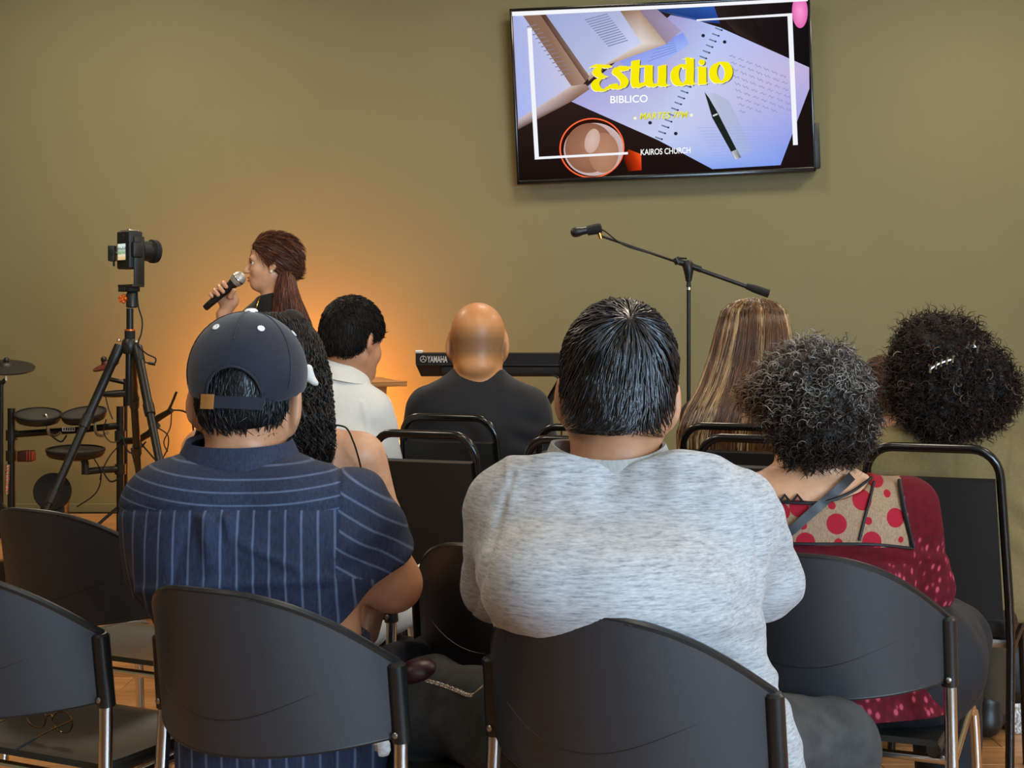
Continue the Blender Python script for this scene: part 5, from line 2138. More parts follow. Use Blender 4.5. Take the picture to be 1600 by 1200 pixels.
mesh_grille = NT('steel_mesh_grille')
_v = mesh_grille.n('ShaderNodeTexVoronoi')
_v.inputs['Scale'].default_value = 420
mesh_grille.l(mesh_grille.coord(), _v.inputs['Vector'])
mesh_grille.l(mesh_grille.ramp(_v.outputs['Distance'], [(.2, hexc('#5d5850')), (.5, hexc('#c9c2b6'))]), mesh_grille.b.inputs['Base Color'])
mesh_grille.b.inputs['Roughness'].default_value = .45
mesh_grille.b.inputs['Metallic'].default_value = .6
mic = thing('microphone', 'black handheld microphone with silver mesh head held by the standing woman', 'microphone', tuple((MIC0 + MIC1) / 2))
Lm = float(np.linalg.norm(MIC1 - MIC0))
b_ = lathe_along(MIC0, MIC1, [(.009, -.004), (.0125, 0), (.0135, .03), (.0165, .12), (.0185, Lm - .028), (.021, Lm - .018)])
b_.obj('body', M['black_metal'], root=mic)
lathe_along(MIC0, MIC1, [(.021, Lm - .018), (.0255, Lm - .008), (.0265, Lm + .002), (.0265, Lm + .008), (.0245, Lm + .018), (.018, Lm + .028), (.008, Lm + .033), (.001, Lm + .034)]).obj('grille', mesh_grille.m, root=mic)
lathe_along(MIC0, MIC1, [(.0262, Lm - .001), (.0275, Lm + .001), (.0275, Lm + .005), (.0262, Lm + .007)]).obj('grille_band', M['silver'], root=mic)

# ------------------------------------------------------------------ tripod and camera
TD = 5.3
tp = thing('tripod', 'black camera tripod with orange knob standing before the drum kit', 'tripod', ground(203, TD))
T_ = lambda x, y, dd=0.0: P(x, y, TD + dd)
MB().tube([T_(203, 482), T_(203, 516)], .0125, 14).obj('centre_column', M['black_metal'], root=tp)
MB().tube([T_(202, 528), T_(201, 634)], .0125, 14).obj('lower_column', M['black_metal'], root=tp)
MB().tube([T_(203, 517), T_(203, 529)], .019, 16).obj('column_lock', M['rubber'], root=tp)
MB().tube([T_(203, 514.5), T_(203, 517)], .0195, 16).obj('lock_ring', M['orange'], root=tp)
MB().lathe([(.02, -.03), (.026, -.02), (.028, 0), (.026, .016), (.018, .026)], 18, None, T_(202, 540)).obj('spider', M['dark_grey'], root=tp)
MB().lathe([(.016, -.06), (.0205, -.056), (.0205, -.012), (.017, -.004), (.009, .002), (.009, .016)], 20, None, T_(206, 455)).obj('ball_head', M['dark_grey'], root=tp)
kb = MB()
kc = T_(192, 467, -.012)
for k in range(5):
    a = 2 * math.pi * k / 5
    kb.tube([kc, kc + np.array((.016 * math.cos(a), -.004, .016 * math.sin(a)))], [.009, .006], 8)
kb.tube([kc + np.array((0, -.006, 0)), T_(200, 467)], .010, 12)
kb.obj('clamp_knob', M['orange'], root=tp)
fz = lambda dd: YH + CAMH * FPX / (TD + dd)
for (x0, y0, x1, y1, dd1) in ((187, 541, 84, 772, -.22), (214, 543, 252, 735, -.30), (205, 545, 214, 700, .40)):
    a, b = T_(x0, y0), T_(x1, y1, dd1)
    dirn = (b - a)
    k = (a[2]) / (a[2] - b[2])
    c = a + dirn * k
    lg = MB().tube([a, a + dirn * .12, a + dirn * .125, a + dirn * (.5), a + dirn * .501], [.020, .019, .0165, .0165, .0165], 14).obj('leg', M['black_metal'], root=tp)
    MB().tube([a + dirn * .48, a + dirn * .56], [.020, .019], 14).obj('leg_lock', M['dark_grey'], lg, tp)
    MB().tube([a + dirn * .5, a + dirn * 1.02], .0145, 12).obj('leg_section', M['black_metal'], lg, tp)
    MB().tube([a + dirn * .98, a + dirn * 1.06], [.0185, .0175], 14).obj('leg_lock', M['dark_grey'], lg, tp)
    MB().tube([a + dirn * 1.0, c * .985 + a * .015], .012, 12).obj('leg_section', M['black_metal'], lg, tp)
    MB().tube([c * .985 + a * .015, c + np.array((0, 0, .004))], [.014, .011], 12).obj('rubber_foot', M['rubber'], lg, tp)
    MB().lathe([(.006, -.004), (.008, 0), (.006, .006), (.002, .007)], 10, None, a + np.array((0, -.012, .02))).obj('hinge_cap', M['silver'], lg, tp)

CDp = TD
cm = thing('camera', 'black digital camera mounted upright on the tripod with a lit rear screen', 'camera', tuple(T_(204, 395)))
Cm = Matrix.Translation(Vector(T_(203, 392))) @ Matrix.Rotation(math.radians(-44), 4, 'Z')


def cmo(mb, name, mat, parent=None, label=None):
    mb.v = [tuple(Cm @ Vector(v)) for v in mb.v]
    return mb.obj(name, mat, parent, cm, label=label)


body_m = pm('camera_body_black', '#181815', .5, nscale=200, bump=.2, bdist=.001)
bd = cmo(MB().box((-.042, -.030, -.066), (.042, .028, .070), .007, 3), 'body', body_m)
cmo(MB().box((-.050, -.018, -.062), (-.040, .02, .062), .006, 2), 'hand_grip', M['rubber'], bd)
cmo(MB().box((.038, -.022, -.026), (.060, .02, .030), .008, 2), 'viewfinder', body_m, bd)
cmo(MB().box((-.03, -.0335, -.040), (.03, -.029, .030), .003), 'screen_frame', M['rubber'], bd)
scm = NT('camera_screen_lit')
g_ = scm.n('ShaderNodeTexCoord')
s_ = scm.n('ShaderNodeSeparateXYZ')
scm.l(g_.outputs['Generated'], s_.inputs[0])
nz_ = scm.noise(9, 3, g_.outputs['Generated'])
col_ = scm.ramp(scm.math('ADD', s_.outputs[2], scm.math('MULTIPLY', scm.math('SUBTRACT', nz_, .5), .5)), [(.15, hexc('#e8c48a')), (.3, hexc('#f5e8cf')), (.42, hexc('#7f9a6c')), (.6, hexc('#bcd8c0')), (.72, hexc('#3a4a46')), (.8, hexc('#dfeee4'))])
scm.l(col_, scm.b.inputs['Emission Color'])
scm.b.inputs['Emission Strength'].default_value = .9
scm.b.inputs['Base Color'].default_value = (.02, .02, .02, 1)
cmo(MB().box((-.025, -.0345, -.034), (.025, -.0333, .024)), 'screen', scm.m, bd)
for z in (.044, .054):
    cmo(MB().box((.0, -.034, z - .003), (.012, -.029, z + .003), .0012), 'button', M['dark_grey'], bd)
cmo(MB().box((-.036, -.02, .070), (.03, .02, .0745), .002), 'top_plate', M['silver'], bd)
cmo(MB().lathe([(.008, 0), (.008, .006), (.006, .008)], 14, None, (-.004, 0, .072)), 'dial', M['silver'], bd)
ln = MB().lathe([(.034, 0), (.034, .012), (.037, .014), (.037, .045), (.034, .047), (.034, .056), (.040, .060), (.042, .082), (.040, .084), (.036, .078)], 24, Matrix.Rotation(-math.pi / 2, 4, 'X'), (0, .026, .002))
lens = cmo(ln, 'lens', body_m)
cmo(MB().lathe([(.0425, .061), (.0433, .063), (.0433, .076), (.0425, .078)], 24, Matrix.Rotation(-math.pi / 2, 4, 'X'), (0, .026, .002)), 'focus_ring', M['rubber'], lens)
cmo(MB().lathe([(.035, .074), (.03, .079), (.015, .082), (.001, .083)], 20, Matrix.Rotation(-math.pi / 2, 4, 'X'), (0, .026, .002)), 'front_glass', pm('lens_glass', '#0a0a10', .05, coat=1), lens)
br = MB().box((-.049, -.012, -.125), (-.043, .03, .05), .002).box((-.049, -.02, -.131), (.05, .03, -.121), .002)
br.v = [(-v[0], v[1], v[2]) for v in br.v]
br.f = [f[::-1] for f in br.f]
cmo(br, 'mounting_bracket', M['dark_grey'])
cmo(MB().box((-.045, -.022, -.147), (.03, .024, -.131), .003), 'quick_release_plate', M['rubber'])
for i in range(4):
    cmo(MB().box((-.040 + i * .012, -.0245, -.146), (-.033 + i * .012, -.021, -.133), .001), 'grip_rib', M['dark_grey'])
rc = thing('wireless_receiver', 'small black square receiver clipped to the left side of the camera', 'receiver', tuple(T_(175, 395)))
r0 = MB().box(T_(168, 408, -.02), T_(183, 384, .02), .004, 2)
rb = r0.obj('housing', body_m, root=rc)
MB().lathe([(.010, 0), (.010, .003), (.007, .004)], 14, Matrix.Rotation(math.pi / 2, 4, 'X'), T_(176, 394, -.02)).obj('dial', M['rubber'], rb, rc)
MB().tube([T_(178, 407), T_(178, 416)], .004, 8).obj('antenna', M['rubber'], rb, rc)
MB().tube([T_(182, 396), T_(188, 396)], .007, 8).obj('clip', M['dark_grey'], rb, rc)
cc_ = MB().tube(catmull([T_(214, 452), T_(216, 478, -.02), T_(222, 500, -.02), T_(221, 520, -.02), T_(216, 538, -.02), T_(228, 552, -.02), T_(243, 560, -.02), T_(240, 568, -.02), T_(226, 566, -.02)], 8), .0028, 6)
cab = thing('camera_cable', 'thin black cable hanging from the camera beside the tripod column', 'cable', tuple(T_(216, 478)))
cc_.obj('wire', M['rubber'], root=cab)
MB().tube([T_(232, 567, -.02), T_(243, 569, -.02)], .006, 8).obj('plug', M['black_metal'], root=cab)

# ------------------------------------------------------------------ electronic drum kit
DD = 7.15
K = lambda x, y, dd=0.0: P(x, y, DD + dd)
dk = thing('electronic_drum_kit', 'black electronic drum kit with pads clamped to a rack behind the tripod', 'drum kit', (K(105, 700)[0], DD, .25))
stz = YH + (CAMH - .25) * FPX / DD
for x_, y_ in ((18, 638), (188, 635)):
    ps = MB().tube([K(x_, y_), K(x_, stz - 1)], .0185, 16).obj('rack_post', M['black_metal'], root=dk)
    MB().tube([K(x_, stz - 6), K(x_, stz - .5)], [.022, .026], 14).obj('rubber_foot', M['rubber'], ps, dk)
    for yy in (681, 733) if x_ > 100 else (680, 712):
        MB().tube([K(x_, yy - 8), K(x_, yy + 8)], .027, 14).obj('clamp', M['dark_grey'], ps, dk)
MB().tube([K(x_2, y_2) for x_2, y_2 in ((18, 679), (60, 676), (120, 672), (188, 665))], .0165, 14).obj('cross_bar', M['black_metal'], root=dk)
lb = MB().box(K(97, 674, -.022), K(117, 667, -.018), .001).obj('name_label', M['white'], root=dk, label='small white name label on the cross bar')
for i in range(5):
    MB().box(K(99 + i * 3.6, 672.6, -.0245), K(101.2 + i * 3.6, 668.4, -.0215)).obj('letter', M['black_metal'], lb, dk, smooth=False)
MB().tube([K(188, 690), K(215, 688, -.1), K(232, 678, -.16), K(246, 664, -.2)], .0165, 14).obj('side_bar', M['black_metal'], root=dk)
MB().tube([K(244, 655, -.2), K(268, 641, -.24)], [.017, .013], 12).obj('module_arm', M['black_metal'], root=dk)
MB().tube([K(262, 643, -.24), K(268, 632, -.24), K(276, 612, -.24)], .006, 8).obj('wing_rod', M['black_metal'], root=dk)


def pad(x, y, rpx, tilt, roll, dd=0.0, name='drum_pad', th=.03):
    c = K(x, y, dd)
    r = rpx / FPX * (DD + dd)
    m = Matrix.Rotation(math.radians(roll), 4, 'Y') @ Matrix.Rotation(math.radians(tilt), 4, 'X')
    o = MB().lathe([(r * .5, -th * 1.5), (r * .92, -th), (r, -th * .6), (r, -th * .1), (r * .97, 0)], 32, m, c).obj(name, M['black_metal'], root=dk)
    MB().lathe([(r * .97, -.006), (r * 1.03, -.004), (r * 1.03, .006), (r * .95, .009), (r * .93, .003)], 32, m, c).obj('rim_hoop', M['rubber'], o, dk)
    MB().lathe([(r * .94, .001), (r * .9, .003), (r * .3, .004), (.001, .004)], 32, m, c).obj('playing_surface', pm('rubber_pad_grey', '#35332f', .55), o, dk)
    return o


pad(60, 648, 35, 13, 4, -.06)
pad(131, 646, 34, 14, -4, -.06)
pad(118, 703, 44, 4, 1, -.10)
pad(186, 614, 26, 3, -3, .05, th=.012)
for x_ in (73, 147):
    MB().tube(catmull([K(x_ - 4, 648, -.09), K(x_, 652, -.1), K(x_ + 3, 676, -.1), K(x_ + 12, 681, -.06), K(x_ + 22, 676, -.02)], 5), .007, 8).obj('pad_rod', M['steel'], root=dk)
MB().tube([K(188, 733), K(160, 734, -.06), K(134, 737, -.1)], .0165, 12).obj('pad_arm', M['black_metal'], root=dk)
MB().tube([K(134, 741, -.1), K(133, 722, -.1), K(125, 712, -.1)], [.02, .018, .012], 12).obj('pad_clamp', M['dark_grey'], root=dk)
# kick pad and pedal
kc_ = K(82, 768, -.05)
kp = MB().lathe([(.06, .03), (.088, .026), (.09, 0), (.086, -.02)], 28, Matrix.Rotation(math.radians(78), 4, 'X') @ Matrix.Rotation(math.radians(18), 4, 'Y'), kc_).obj('kick_pad', M['rubber'], root=dk)
MB().box((kc_[0] - .06, DD - .06, .25), (kc_[0] + .06, DD + .03, kc_[2] - .03), .01).obj('kick_tower', M['black_metal'], kp, dk)
MB().box((kc_[0] - .05, DD - .34, .25), (kc_[0] + .05, DD - .06, .275), .008).obj('kick_pedal', M['steel'], kp, dk)
bx = MB().box(K(26, 722, -.12), K(57, 703, -.04), .006)
bx.obj('drum_module', pm('dark_red_casing', '#3a1712', .45, nscale=20, namp=.3), root=dk, label='dark red boxy module')
for i in range(4):
    MB().box(K(41 + i * 4, 720, -.125), K(43.4 + i * 4, 705, -.119), .001).obj('module_fin', M['red_plastic'], root=dk)
hk = MB().tube([K(12, 726, -.1), K(10, 772, -.1)], .011, 8).obj('chain_drive', M['steel'], root=dk)
for i in range(8):
    MB().lathe([(.004, -.004), (.008, 0), (.004, .004)], 8, None, K(11.5 - i * .2, 730 + i * 5.4, -.112)).obj('chain_link', M['orange'], hk, dk)
for j, q in enumerate(([(166, 655), (162, 675), (172, 690), (186, 690)], [(205, 700), (212, 730), (222, 770), (228, 800)], [(146, 715), (158, 740), (150, 770), (120, 792)], [(160, 735), (172, 752), (186, 748)],
                       [(190, 692), (172, 712), (160, 735), (156, 750)], [(268, 641), (285, 642), (298, 652), (303, 680), (303, 705)], [(246, 668), (262, 680), (262, 700), (254, 720), (262, 740)],
                       [(240, 672), (250, 700), (248, 722), (230, 704), (218, 690)], [(268, 645), (266, 668), (256, 690), (262, 706)], [(190, 680), (200, 705), (214, 706), (228, 690)], [(165, 620), (170, 640), (176, 655)],
                       [(104, 680), (96, 690), (84, 684), (78, 676)])):
    MB().tube(catmull([K(a, b, -.12 + .02 * (j % 3)) for a, b in q], 8), .0042 if j % 2 else .003, 6).obj('cable', M['rubber'], root=dk)
# cymbals on their own stands
for (x_, y_, rpx, tl, rl, px_, lab, cm_, dd) in ((10, 574, 43, 13, 5, 2, 'black cymbal pad on a thin stand at the left edge', pm('black_cymbal_rubber', '#1d1a17', .5), .02),
                                                (166, 572, 21, 14, -16, 196, 'small cymbal pad with glowing red edge behind the tripod legs', pm('dark_red_cymbal', '#5a1e16', .4), .12)):
    cy = thing('cymbal_stand', lab, 'cymbal', (K(px_, 700, dd)[0], DD + dd, .25), 0, None)
    c = K(x_, y_, dd)
    r = rpx / FPX * (DD + dd)
    m = Matrix.Rotation(math.radians(rl), 4, 'Y') @ Matrix.Rotation(math.radians(tl), 4, 'X')
    MB().lathe([(r, -.004), (r * 1.0, .003), (r * .6, .010), (r * .3, .014), (r * .26, .022), (.012, .030), (.001, .030)], 36, m, c).obj('cymbal', cm_, root=cy)
    MB().lathe([(.014, .026), (.016, .036), (.012, .046), (.004, .05)], 14, m, c).obj('wing_nut', M['black_metal'], root=cy)
    MB().tube([c + np.array((0, 0, .02)), c - np.array((.004, 0, .07))], .008, 10).obj('tilter', M['silver'], root=cy)
    e = K(px_, y_ + 26, dd)
    MB().tube([c - np.array((.004, 0, .06)), e], .011, 10).obj('boom', M['black_metal'], root=cy)
    MB().tube([e + np.array((0, 0, .02)), np.array((e[0], e[1], .252))], .011, 12).obj('pole', M['black_metal'], root=cy)
    for a in (90, 210, 330):
        v = np.array((math.cos(math.radians(a)), math.sin(math.radians(a)), 0))
        MB().tube([np.array((e[0], e[1], .42)), np.array((e[0], e[1], .26)) + v * .2], .008, 8).obj('leg', M['black_metal'], root=cy)

# ------------------------------------------------------------------ boom microphone stand
SD = 6.2
S_ = lambda x, y, dd=0.0: P(x, y, SD + dd)
ms = thing('microphone_stand', 'tall black boom microphone stand in front of the olive wall', 'microphone stand', ground(1076, SD))
gz = YH + CAMH * FPX / SD
MB().tube([S_(1076, 442), S_(1076, 720)], .0085, 12).obj('upper_pole', M['black_metal'], root=ms)
MB().tube([S_(1076, 700), S_(1076, gz - 8)], .0125, 12).obj('lower_pole', M['black_metal'], root=ms)
MB().tube([S_(1076, 449), S_(1076, 453)], .011, 14).obj('chrome_ring', M['silver'], root=ms)
MB().tube([S_(1076, 440), S_(1076, 448)], [.008, .011], 12).obj('pole_tip', M['black_metal'], root=ms)
MB().tube([S_(1076, 440), S_(1076, 425), S_(1074, 412), S_(1073, 407)], [.012, .020, .024, .016], 14).obj('swivel', M['black_metal'], root=ms)
MB().tube([S_(1055, 407), S_(1095, 421)], .0135, 12).obj('boom_clamp', M['black_metal'], root=ms)
MB().tube([S_(1055, 403), S_(1060, 412)], [.016, .014], 10).obj('clamp_knob', M['black_metal'], root=ms)
MB().tube([S_(1060, 403), S_(1073, 404)], .004, 8).obj('wing_lever', M['black_metal'], root=ms)
MB().tube([S_(937, 368), S_(1100, 424)], .0055, 10).obj('boom_arm', M['black_metal'], root=ms)
MB().tube([S_(1058, 409), S_(1170, 449)], .009, 12).obj('boom_tube', M['black_metal'], root=ms)
MB().tube([S_(1091, 419), S_(1094, 421)], .011, 12).obj('brass_collar', M['gold'], root=ms)
MB().tube([S_(1166, 447), S_(1178, 451), S_(1201, 459)], [.012, .017, .018], 14).obj('counterweight', M['rubber'], root=ms)
MB().tube([S_(1200, 458), S_(1203, 459.5)], [.016, .012], 12).obj('end_ring', M['silver'], root=ms)
MB().tube([S_(939, 373), S_(936, 363)], [.008, .010], 10).obj('chrome_joint', M['gold'], root=ms)
for a in (80, 200, 320):
    v = np.array((math.cos(math.radians(a)), math.sin(math.radians(a)), 0))
    b0 = S_(1076, gz)
    MB().tube([b0 + np.array((0, 0, .10)), b0 + v * .28 + np.array((0, 0, .014))], .009, 10).obj('leg', M['black_metal'], root=ms)
mc2 = thing('microphone', 'black microphone clipped on the end of the boom stand', 'microphone', tuple(S_(920, 361)))
lathe_along(S_(940, 356), S_(916, 361), [(.016, 0), (.021, .004), (.023, .02), (.021, .05), (.020, .062)]).obj('clip', M['rubber'], root=mc2)
lathe_along(S_(932, 357), S_(893, 364), [(.014, 0), (.0165, .02), (.017, .06), (.0195, .072)]).obj('body', pm('gunmetal', '#2d2d33', .35, .5), root=mc2)
lathe_along(S_(932, 357), S_(893, 364), [(.019, .068), (.0215, .076), (.0215, .092), (.018, .103), (.010, .109), (.001, .111)]).obj('grille', pm('dark_mesh_grille', '#3a3936', .4, .7), root=mc2)
MB().tube(catmull([S_(934, 356), S_(946, 362, -.02), S_(975, 383, -.015), S_(1020, 397, -.012), S_(1056, 408, -.02)], 8), .003, 6).obj('lead', M['rubber'], root=mc2)

# ------------------------------------------------------------------ keyboard on its stand
KD = 6.95
kz1, kz0 = P(0, 551, KD)[2], P(0, 587, KD)[2]
kx0 = P(655, 0, KD)[0]
kb_ = thing('keyboard', 'black electronic keyboard with white lettering on its back, behind the bald man', 'keyboard', (kx0 + .47, KD, kz0), math.radians(-3))
kl = .47
prof = [(-.13, 0.0), (-.16, .055), (-.165, .107), (-.13, .112), (.02, .085), (.16, .055), (.165, .02), (.15, 0)]
kbm = MB()
V_ = [(-kl + (.022 if z < .03 else 0), y_, z) for y_, z in prof] + [(kl - (.022 if z < .03 else 0), y_, z) for y_, z in prof]
n_ = len(prof)
kbm.add(V_, [[i, (i + 1) % n_, n_ + (i + 1) % n_, n_ + i] for i in range(n_)] + [list(range(n_ - 1, -1, -1)), list(range(n_, 2 * n_))])
kbm.obj('case', pm('keyboard_black', '#1d1b18', .4), kb_, smooth=False)
MB().box((-kl + .004, -.171, .050), (kl - .004, -.163, .056), .001).obj('rear_ledge', M['black_metal'], kb_)
MB().box((-kl + .12, -.169, .012), (kl - .1, -.148, .045), .003).obj('rear_panel', M['rubber'], kb_)
MB().box((-kl - .004, -.15, .108), (-kl + .03, -.1, .122), .004).obj('end_key_cap', M['white'], kb_)
wk = MB()
for i in range(36):
    wk.box((-kl + .03 + i * .0252, .02, .078 - .0), (-kl + .0535 + i * .0252, .155, .092), .001, 1)
tag(wk.obj('white_keys', M['white'], kb_), kind='stuff')
tm = pm('logo_silver', '#d9d4c8', .45)
cu = bpy.data.curves.new('logo', 'FONT')
cu.body = 'YAMAHA'
cu.size = 1
cu.offset = .02
ob = bpy.data.objects.new('logo', cu)
COL.objects.link(ob)
bpy.context.view_layer.update()
me = ob.evaluated_get(bpy.context.evaluated_depsgraph_get()).to_mesh()
vs = np.array([v.co[:] for v in me.vertices])
lw, lh = .093, .030
mb = MB()
kx = vs[:, 0].max()
mb.add([(-kl + .055 + v[0] / kx * lw, -.1665, .066 + v[1] / .72 * lh) for v in vs], [list(p.vertices) for p in me.polygons])
ob.evaluated_get(bpy.context.evaluated_depsgraph_get()).to_mesh_clear()
bpy.data.objects.remove(ob)
mb.obj('logo_lettering', tm, kb_, smooth=False)
em = MB().tube([(-kl + .036 + .014 * math.cos(a), -.1665, .081 + .014 * math.sin(a)) for a in np.linspace(0, 2 * math.pi, 28, endpoint=False)], .0013, 6, closed=True)
for k in range(3):
    a = math.pi / 2 + k * 2 * math.pi / 3
    em.tube([(-kl + .036, -.1668, .081), (-kl + .036 + .012 * math.cos(a), -.1668, .081 + .012 * math.sin(a))], .0012, 6)
em.obj('logo_emblem', tm, kb_)
ks = thing('keyboard_stand', 'black folding X-shaped stand holding up the keyboard', 'stand', (kx0 + .47, KD, .25), math.radians(-3))
hk_ = kz0 - .25 - .012
for q in (-1, 1):
    o_ = .018 * q
    MB().tube([(-.26 * q, o_, .0), (.20 * q, o_, hk_ - .01)], .017, 12).obj('leg', M['black_metal'], ks)
    MB().tube([(-.26 * q, -.18, .014), (-.26 * q, .18, .014)], .014, 10).obj('foot_bar', M['black_metal'], ks)
    MB().tube([(.20 * q, -.16, hk_ - .004), (.20 * q, .16, hk_ - .004)], .014, 10).obj('support_arm', M['rubber'], ks)
MB().tube([(-.03, -.05, hk_ * .5), (-.03, .06, hk_ * .5)], .03, 14).obj('pivot', M['dark_grey'], ks)
MB().tube(catmull([(.14, -.16, hk_ + .02), (.20, -.18, hk_ - .02), (.205, -.17, hk_ - .3), (.21, -.15, .03)], 6), .004, 6).obj('power_cable', M['rubber'], ks)

# ------------------------------------------------------------------ small wooden lectern
LD = 6.75
le = thing('lectern', 'small honey-coloured wooden lectern top beside the white shirt', 'lectern', (P(578, 0, LD)[0], LD, .25), math.radians(38))
zt = P(0, 597, LD)[2] - .25
mt = Matrix.Rotation(math.radians(5), 4, 'X')
tb_ = MB().box((-.13, -.115, -.009), (.13, .115, .009), .003, 2, Matrix.Translation((0, 0, zt)) @ mt)
tb_.obj('top_board', M['pine'], le)
MB().box((-.13, -.115, .009), (.13, -.105, .014), .002, 2, Matrix.Translation((0, 0, zt)) @ mt).obj('book_stop', M['pine'], le)
MB().box((-.09, -.07, -.05), (.05, .07, -.008), .004, 2, Matrix.Translation((0, 0, zt)) @ mt).obj('under_box', M['pine'], le)
MB().box((-.05, -.04, .03), (.05, .04, zt - .05), .004).obj('post', M['pine'], le)
MB().box((-.17, -.15, 0), (.17, .15, .035), .006).obj('base', M['pine'], le)

# ------------------------------------------------------------------ orange uplight hidden behind the capped man
ux, uy = P(445, 0, 7.6)[0], 7.6
ul = thing('stage_uplight', 'small orange-glowing stage uplight on the floor against the wall', 'lamp', (ux, uy, .25))
ub = MB().lathe([(.06, .0), (.075, .01), (.08, .12), (.085, .16), (.078, .162), (.07, .14)], 24, Matrix.Translation((0, 0, .05)) @ Matrix.Rotation(math.radians(-14), 4, 'X')).obj('housing', M['black_metal'], ul)
gl = NT('orange_lens')
gl.b.inputs['Emission Color'].default_value = (1, .36, .05, 1)
gl.b.inputs['Emission Strength'].default_value = 12
MB().lathe([(.07, .135), (.05, .139), (.001, .141)], 20, Matrix.Translation((0, 0, .05)) @ Matrix.Rotation(math.radians(-14), 4, 'X')).obj('lens', gl.m, ub)
for q in (-1, 1):
    MB().box((q * .095 - .006, -.02, 0), (q * .095 + .006, .02, .16), .002).obj('yoke_arm', M['black_metal'], ul)
MB().box((-.1, -.03, 0), (.1, .03, .008), .002).obj('yoke_base', M['black_metal'], ul)
pl = bpy.data.lights.new('uplight_beam', 'SPOT')
pl.energy = 360
pl.color = (1.0, .29, .045)
pl.spot_size = math.radians(150)
pl.spot_blend = 1.0
pl.shadow_soft_size = .07
po = bpy.data.objects.new('uplight_beam', pl)
po.location = (0, .05, .215)
po.rotation_euler = (math.radians(108), 0, 0)
po.parent = ul
COL.objects.link(po)

# ------------------------------------------------------------------ small things
# eyeglasses lying on the empty seat
gx, gd = -.0, 0
seat_c = P(78, 1150, 2.86)
eg = thing('eyeglasses', 'thin gold-framed eyeglasses lying open on the empty front seat', 'eyeglasses', (seat_c[0], seat_c[1], .477), math.radians(150))
fm = pm('dark_gold_wire', '#8f6a35', .25, 1.0)
ft = MB()
for q in (-1, 1):
    ft.tube([(q * .036 + .027 * math.cos(a), .0 + .002 * abs(math.cos(a)), .021 + .020 * math.sin(a)) for a in np.linspace(0, 2 * math.pi, 28, endpoint=False)], .0014, 6, closed=True)
ft.tube(catmull([(-.010, 0, .026), (0, -.003, .030), (.010, 0, .026)], 5), .0014, 6)
fo = ft.obj('frame', fm, eg)
for q in (-1, 1):
    MB().lathe([(.026, -.0006), (.026, .0006)], 24, Matrix.Translation((q * .036, 0, .021)) @ Matrix.Rotation(math.pi / 2, 4, 'X') @ Matrix.Diagonal((1, .74, 1, 1))).obj('lens', M['glass'], fo)
    MB().tube(catmull([(q * .063, 0, .030), (q * .067, .01, .030), (q * .066, .07, .022), (q * .064, .105, .014)], 6), .0015, 6).obj('temple', fm, eg)
    MB().tube(catmull([(q * .064, .095, .016), (q * .063, .118, .011), (q * .060, .14, .004)], 5), .0028, 8).obj('temple_tip', M['rubber'], eg)

# maroon case with a fine chain on the grey man's knee
mq = P(655, 1050, 2.71)
ca = thing('glasses_case', 'rounded maroon case with a fine metal chain resting on the black-jeaned knee', 'case', tuple(mq))
cf = Field(mq - .06, mq + .06, .0035)
cf.cone(mq + np.array((-.014, -.005, -.001)), mq + np.array((.014, .005, .001)), .021, .020, .012)
cf.ell(mq, (.033, .026, .023), .01)
V, F = cf.mesh()
wobj('shell', V, F, pm('maroon_leatherette', '#3a141d', .4, nscale=120, bump=.15, bdist=.001), ca)
Qs = catmull([P(668, 1064, 2.68), P(690, 1070, 2.64), P(716, 1080, 2.61), P(730, 1086, 2.60), P(742, 1085, 2.60), P(752, 1077, 2.60), P(760, 1071, 2.60)], 7)
mb = MB()
for i, p in enumerate(Qs):
    mb.tube([p + np.array((.0042 * math.cos(a), .0015 * math.sin(a) * (i % 2), .0022 * math.sin(a))) for a in np.linspace(0, 2 * math.pi, 8, endpoint=False)], .0011, 5, closed=True)
mb.obj('chain', M['silver'], root=ca)

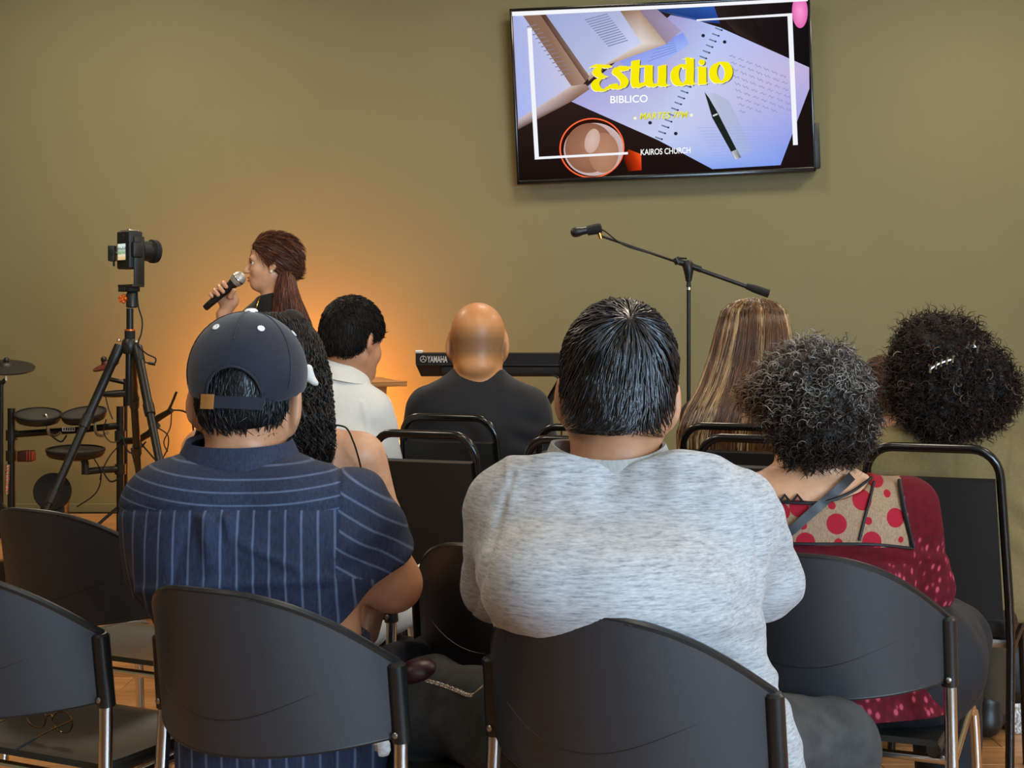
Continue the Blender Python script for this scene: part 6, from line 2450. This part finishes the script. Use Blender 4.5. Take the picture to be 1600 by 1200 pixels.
# crumpled tissue by the capped man's seat
tq = P(598, 1168, 2.52)
ti = Field(tq - .035, tq + .035, .003)
ti.ell(tq, (.012, .010, .017), .01)
ti.ell(tq + np.array((-.007, 0, .006)), (.009, .008, .008), .006)
V, F = ti.mesh()
V = V + vnormals(V, F) * (vnoise(V, (160, 160, 160), 1) * .004)[:, None]
to = link('tissue', make_mesh('tissue', V - tq, F, M['white']), None, tuple(tq))
tag(to, 'crumpled white tissue tucked behind the chair post of the capped man', 'tissue')

# folded patterned paper bag and a black bag under the right-hand banquet chair
bgc = ground(1604, 4.62)
bm2 = NT('line_patterned_paper')
w_ = bm2.n('ShaderNodeTexWave')
w_.inputs['Scale'].default_value = 30
w_.inputs['Distortion'].default_value = 9
w_.inputs['Detail'].default_value = 1
w_.inputs['Detail Scale'].default_value = 2.4
bm2.l(bm2.coord(), w_.inputs['Vector'])
bm2.l(bm2.ramp(w_.outputs['Fac'], [(.35, hexc('#8d837c')), (.5, hexc('#ded6cc'))]), bm2.b.inputs['Base Color'])
pb = thing('paper_bag', 'small white line-patterned paper bag on the floor at the right edge', 'bag', bgc, math.radians(12))
MB().box((-.06, -.03, 0), (.06, .03, .075), .006, 2).obj('bag_body', bm2.m, pb)
MB().box((-.058, -.004, .072), (.058, .004, .088), .002).obj('folded_top', bm2.m, pb)
bb = ground(1600, 4.98)
b2 = thing('handbag', 'black soft handbag on the floor behind the patterned paper bag', 'bag', bb, math.radians(-10))
hf = Field(np.array((-.24, -.14, -.02)), np.array((.24, .14, .3)), .009)
hf.cone((-.12, 0, .06), (.12, 0, .06), .075, .075, .05)
hf.cone((-.05, 0, .16), (.07, 0, .14), .05, .05, .12)
hf.plane((0, 0, .003), (0, 0, -1))
V, F = hf.mesh()
V = V + vnormals(V, F) * (vnoise(V, (18, 18, 18), 4) * .008)[:, None]
V[:, 2] = np.maximum(V[:, 2], .003)
link('bag_body', make_mesh('bag_body', V, F, M['vinyl']), b2)
MB().tube(catmull([(-.08, 0, .15), (-.05, -.01, .25), (.05, -.01, .25), (.09, 0, .14)], 6), .008, 8).obj('handle', M['vinyl'], b2)
